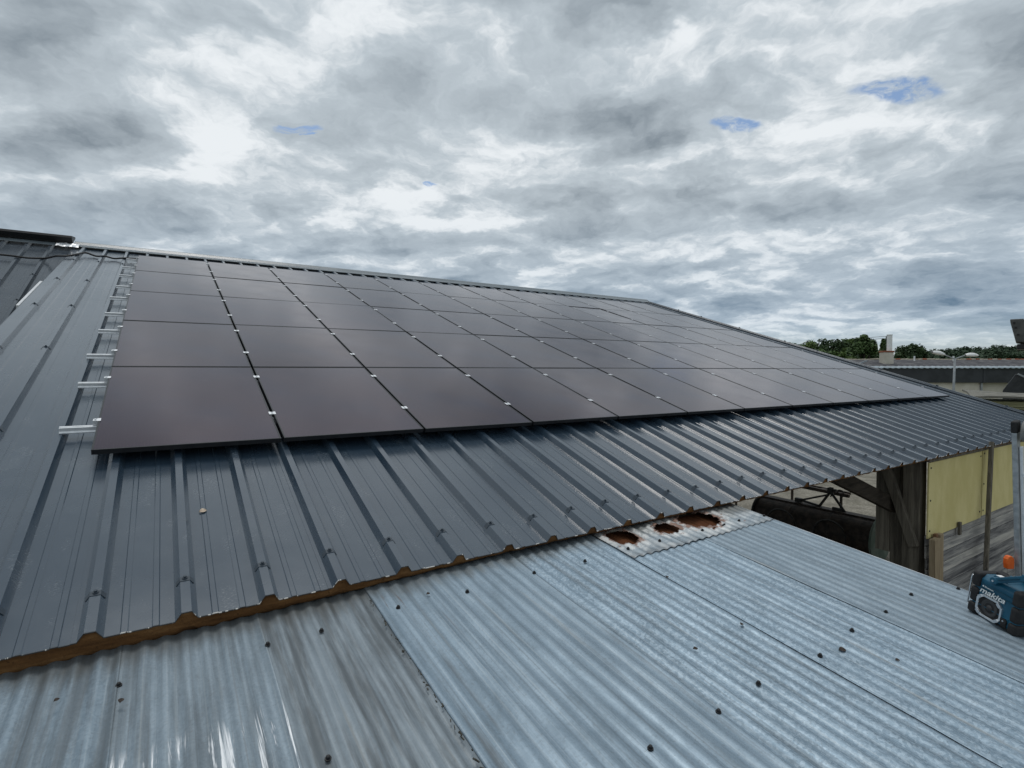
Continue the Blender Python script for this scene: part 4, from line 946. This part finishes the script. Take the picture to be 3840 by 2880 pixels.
m.build('strap_clip', M_LAMPW, stk, SW)
LW = BW @ T(16.85, 18.0, GZ-0.5086) @ Matrix.Rotation(-math.atan2(16.9, 18.0), 4, 'Z')
M_BUCK = mottled('worn_bucket_steel', (0.060, 0.062, 0.060), (0.10, 0.10, 0.095), 3, 0.6)
ldr = tag(empty('loader', LW), 'dark grey loader with raised bucket cut off by the right edge', 'loader')
m = MB(); m.prism([(-0.13, 6.03), (1.6, 6.03), (1.6, 5.16), (1.0, 5.12), (0.04, 5.26)], 0.0, 1.5); m.build('bucket', M_BUCK, ldr, LW, bevel=0.03)
m = MB(); m.prism([(0.18, 6.02), (0.34, 6.02), (0.9, 5.30), (0.9, 5.2)], -0.012, 0.0); m.build('bucket_wear_plate', M_LAMPG, ldr, LW)
m = MB()
for zz in (5.9, 5.74, 5.5):
    m = MB(); m.tube([(-0.02+0.16*(5.9-zz)/.6, 0.0, zz), (-0.02+0.16*(5.9-zz)/.6, -0.03, zz)], 0.035, 8); m.build('bucket_bolt', M_BLACK, ldr, LW)
m = MB(); m.bbox((0.06, 0.05, 5.02), (2.2, 1.4, 5.19)); m.build('cutting_edge', M_BLACK, ldr, LW, bevel=0.02)
m = MB(); m.prism([(-0.27, 2.0), (-0.27, 3.62), (0.04, 4.18), (0.16, 4.18), (1.6, 3.3), (1.6, 2.0)], 0.3, 1.3); m.build('body', M_DARK, ldr, LW, bevel=0.02)
m = MB(); m.bar((0.10, 0.8, 4.19), (1.6, 0.8, 3.26), 0.05, 1.1, (0, 1, 0)); m.build('lift_arm', M_LAMPG, ldr, LW)
m = MB(); m.bar((1.8, 0.8, 3.2), (1.9, 0.8, 5.3), 0.3, 0.3, (0, 1, 0)); m.build('boom', M_DARK, ldr, LW)
for y in (0.2, 1.4):
    m = MB(); m.tube([(1.0, y-.2, 0.7), (1.0, y-.17, 0.7), (1.0, y+.17, 0.7), (1.0, y+.2, 0.7)], [0.6, 0.7, 0.7, 0.6], 28); m.build('wheel', M_RUB, ldr, LW)
ob = MB(); ob.bbox((-0.2, 0, 3.05), (1.2, 0.4, 3.12)); ob.bbox((-0.2, 0.02, 0), (-0.1, 0.4, 3.05)); ob.bbox((1.1, 0.02, 0), (1.2, 0.4, 3.05))
tag(ob.build('barrier', M_ORANGE, None, BW @ T(14.05, 14.5, GZ-0.5086), bevel=0.01), 'orange barrier rail just showing over the roof verge at the right edge', 'barrier')

# ---------------------------------------------------------------- trees
def leaf_mat(name, a, b):
    def fn(k):
        n = k.noise(k.co, 0.55, 4, 0.6); f_ = k.noise(k.co, 5.0, 3, 0.6)
        c = k.mix(k.ramp(n, 0.35, 0.65), a, b); c = k.mix(k.ramp(f_, 0.4, 0.7, 0.0, 0.5), c, tuple(v*1.5 for v in b))
        k.put(k.b.inputs['Base Color'], c)
    return material(name, 0.7, spec=0.3, fn=fn)
M_LF = [leaf_mat('leaf_green', (0.050, 0.085, 0.022), (0.090, 0.140, 0.036)), leaf_mat('leaf_dark', (0.022, 0.042, 0.016), (0.042, 0.072, 0.026)), leaf_mat('leaf_mid', (0.036, 0.066, 0.022), (0.066, 0.110, 0.032))]
M_WOODF = leaf_mat('far_wood_green', (0.020, 0.040, 0.022), (0.036, 0.064, 0.030))
M_BARK = mottled('bark', (0.04, 0.032, 0.024), (0.08, 0.066, 0.05), 5, 0.95)
def clump_leaves(m, c, r, n, s_, rnd, sq=(1, 1, 1)):
    for i in range(n):
        v = Vector((rnd.gauss(0, 1), rnd.gauss(0, 1), rnd.gauss(0, 1))).normalized()*(rnd.random()**0.45)
        p = Vector(c)+Vector((v.x*r*sq[0], v.y*r*sq[1], v.z*r*sq[2]))
        a = (v+Vector((rnd.gauss(0, .6), rnd.gauss(0, .6), rnd.gauss(0, .6)+0.5))).normalized(); b = a.orthogonal().normalized(); b.rotate(Matrix.Rotation(rnd.uniform(0, 6.28), 3, a)); d_ = a.cross(b)
        k = s_*rnd.uniform(0.6, 1.4)
        m.add([p-b*k, p+d_*k*0.55, p+b*k, p-d_*k*0.55], [(0, 1, 2, 3)])
def tree(lx, ly, top, rad, mat, seed, label, columnar=False, n=26, leaf_s=0.17, group='trees beyond the long building', low=0.28, per=190):
    rnd = random.Random(seed)
    w = BW @ T(lx, ly, GZ-0.5086); hgt = top-(GZ-0.5086)+0.45
    root = tag(empty('tree', w), label, 'tree', group)
    tr = MB(); tr.tube(smooth_path([(0, 0, 0), (rnd.uniform(-.1, .1), 0, hgt*.35), (rnd.uniform(-.2, .2), rnd.uniform(-.2, .2), hgt*.8)], 4), [0.26-0.022*i for i in range(9)], 8)
    cr = MB()
    for i in range(n):
        u = rnd.random()
        if columnar:
            z_ = hgt*(0.12+0.86*u); rr = rad*math.sin(math.pi*min(0.97, 0.18+0.80*u))**0.6; a = rnd.uniform(0, 6.28); q_ = rr*0.6*rnd.random()
            c = (q_*math.cos(a), q_*math.sin(a), z_-rr*.3); clump_leaves(cr, c, rr*0.62, per, leaf_s, rnd, (1, 1, 1.5))
        else:
            a = rnd.uniform(0, 6.28); e = math.asin(rnd.uniform(-0.55, 1.0)); k = rad*rnd.uniform(0.45, 0.92)
            vr = hgt*(1-low)/2
            c = (k*math.cos(a)*math.cos(e), k*math.sin(a)*math.cos(e), hgt*(low+(1-low)/2)-0.05+vr*0.86*math.sin(e)*rnd.uniform(.75, 1.0))
            cs = rad*rnd.uniform(0.20, 0.38)
            clump_leaves(cr, c, cs, per, leaf_s, rnd, (1, 1, 0.75))
            tr.tube(smooth_path([(0, 0, hgt*rnd.uniform(.25, .5)), (c[0]*.5, c[1]*.5, (c[2]+hgt*.3)/2), c], 3), [0.08, 0.07, 0.06, 0.05, 0.04, 0.03, 0.02], 5)
    tr.build('trunk', M_BARK, root, w, smooth=True); cr.build('crown', mat, root, w)
def lx(px_, dep): return (px_-1920)/2010*dep
def tz(v, dep): return (1389-v)/2010*dep
tree(lx(2985, 66), 66, tz(1285, 66), 2.4, M_LF[2], 1, 'low bushy tree nearest the sloping roof verge')
tree(lx(3052, 70), 70, tz(1281, 70), 2.5, M_LF[0], 2, 'rounded light green tree second from the roof verge')
tree(lx(3120, 62), 62, tz(1254, 62), 2.3, M_LF[1], 3, 'dark spreading tree with ragged top, tallest of the clump', n=22)
tree(lx(3178, 66), 66, tz(1262, 66), 2.2, M_LF[0], 4, 'leafy green tree right of the ragged dark tree')
tree(lx(3236, 63), 63, tz(1262, 63), 2.1, M_LF[2], 5, 'green tree with pointed sprays behind the stay wires')
tree(lx(3276, 70), 70, tz(1290, 70), 1.7, M_LF[0], 6, 'small light green tree left of the columnar trees')
tree(lx(3308, 66), 66, tz(1272, 66), 0.75, M_LF[2], 7, 'narrow columnar tree just left of the flue', True, 20)
tree(lx(3328, 58), 58, tz(1261, 58), 0.66, M_LF[1], 8, 'darkest narrow columnar tree directly behind the white flue', True, 20)
tree(lx(2955, 72), 72, tz(1292, 72), 2.2, M_LF[1], 12, 'dark low tree half hidden by the verge, leftmost of the clump', n=20, low=0.4)
tree(lx(3020, 74), 74, tz(1279, 74), 2.4, M_LF[2], 13, 'mid green tree filling the gap behind the leftmost trees', n=22, low=0.4)
tree(lx(3205, 74), 74, tz(1270, 74), 2.3, M_LF[1], 14, 'dark tree filling in behind the pointed green tree', n=24, low=0.4)
tree(lx(3150, 58), 58, tz(1325, 58), 1.5, M_LF[0], 9, 'low pale green bush in front of the tree clump', n=14, low=0.5)
tree(lx(3085, 59), 59, tz(1312, 59), 1.8, M_LF[2], 10, 'low dark bush below the ragged dark tree', n=14, low=0.45)
tree(lx(3410, 120), 120, tz(1296, 120), 4.2, M_LF[1], 11, 'broad round-headed dark tree right of the chimney', n=34, leaf_s=0.30, group='trees beyond the long building')
# far wooded rise: one mass
rnd = random.Random(33)
fw = MB()
for row, (dep, dz_) in enumerate(((150, -0.5), (170, 0.3), (195, 0.8), (225, 1.2))):
    for i in range(80):
        u = i/79+rnd.uniform(-.012, .012)
        px_ = 3270+u*1300
        prof_ = [(3270, 1345), (3400, 1325), (3470, 1306), (3520, 1305), (3560, 1298), (3700, 1294), (3760, 1290), (3840, 1287), (4600, 1275)]
        for (a, va), (b, vb_) in zip(prof_, prof_[1:]):
            if a <= px_ <= b: v = va+(vb_-va)*(px_-a)/(b-a)
        if px_ < 3430: v = max(v, 1318)
        top = tz(v-4+rnd.uniform(0, 6)+(3-row)*11, dep)+1.2
        x_ = lx(px_, dep); r_ = dep*0.014*rnd.uniform(.9, 1.2)
        for q_ in range(7):
            c = (x_+rnd.uniform(-r_, r_), dep+rnd.uniform(-3, 3), top-r_*0.9-rnd.random()**1.5*5.0)
            clump_leaves(fw, c, r_*rnd.uniform(.45, .6), 44, 0.48, rnd, (1.4, 1.1, 0.7))
tag(fw.build('far_wood', M_WOODF, None, BW), kind='stuff')
# low hill the wood stands on
hl = MB(); hl.grid([[(lx(px_, 240)*s_, 140+110*s_-110*0.0, GZ-0.6+h) for px_ in range(-1500, 6500, 250)] for s_, h in ((0.85, 0), (1.0, 1.5), (1.3, 5.2), (1.9, 9), (3, 0))])
tag(hl.build('hill', M_WOODF, None, BW, smooth=True), kind='structure')
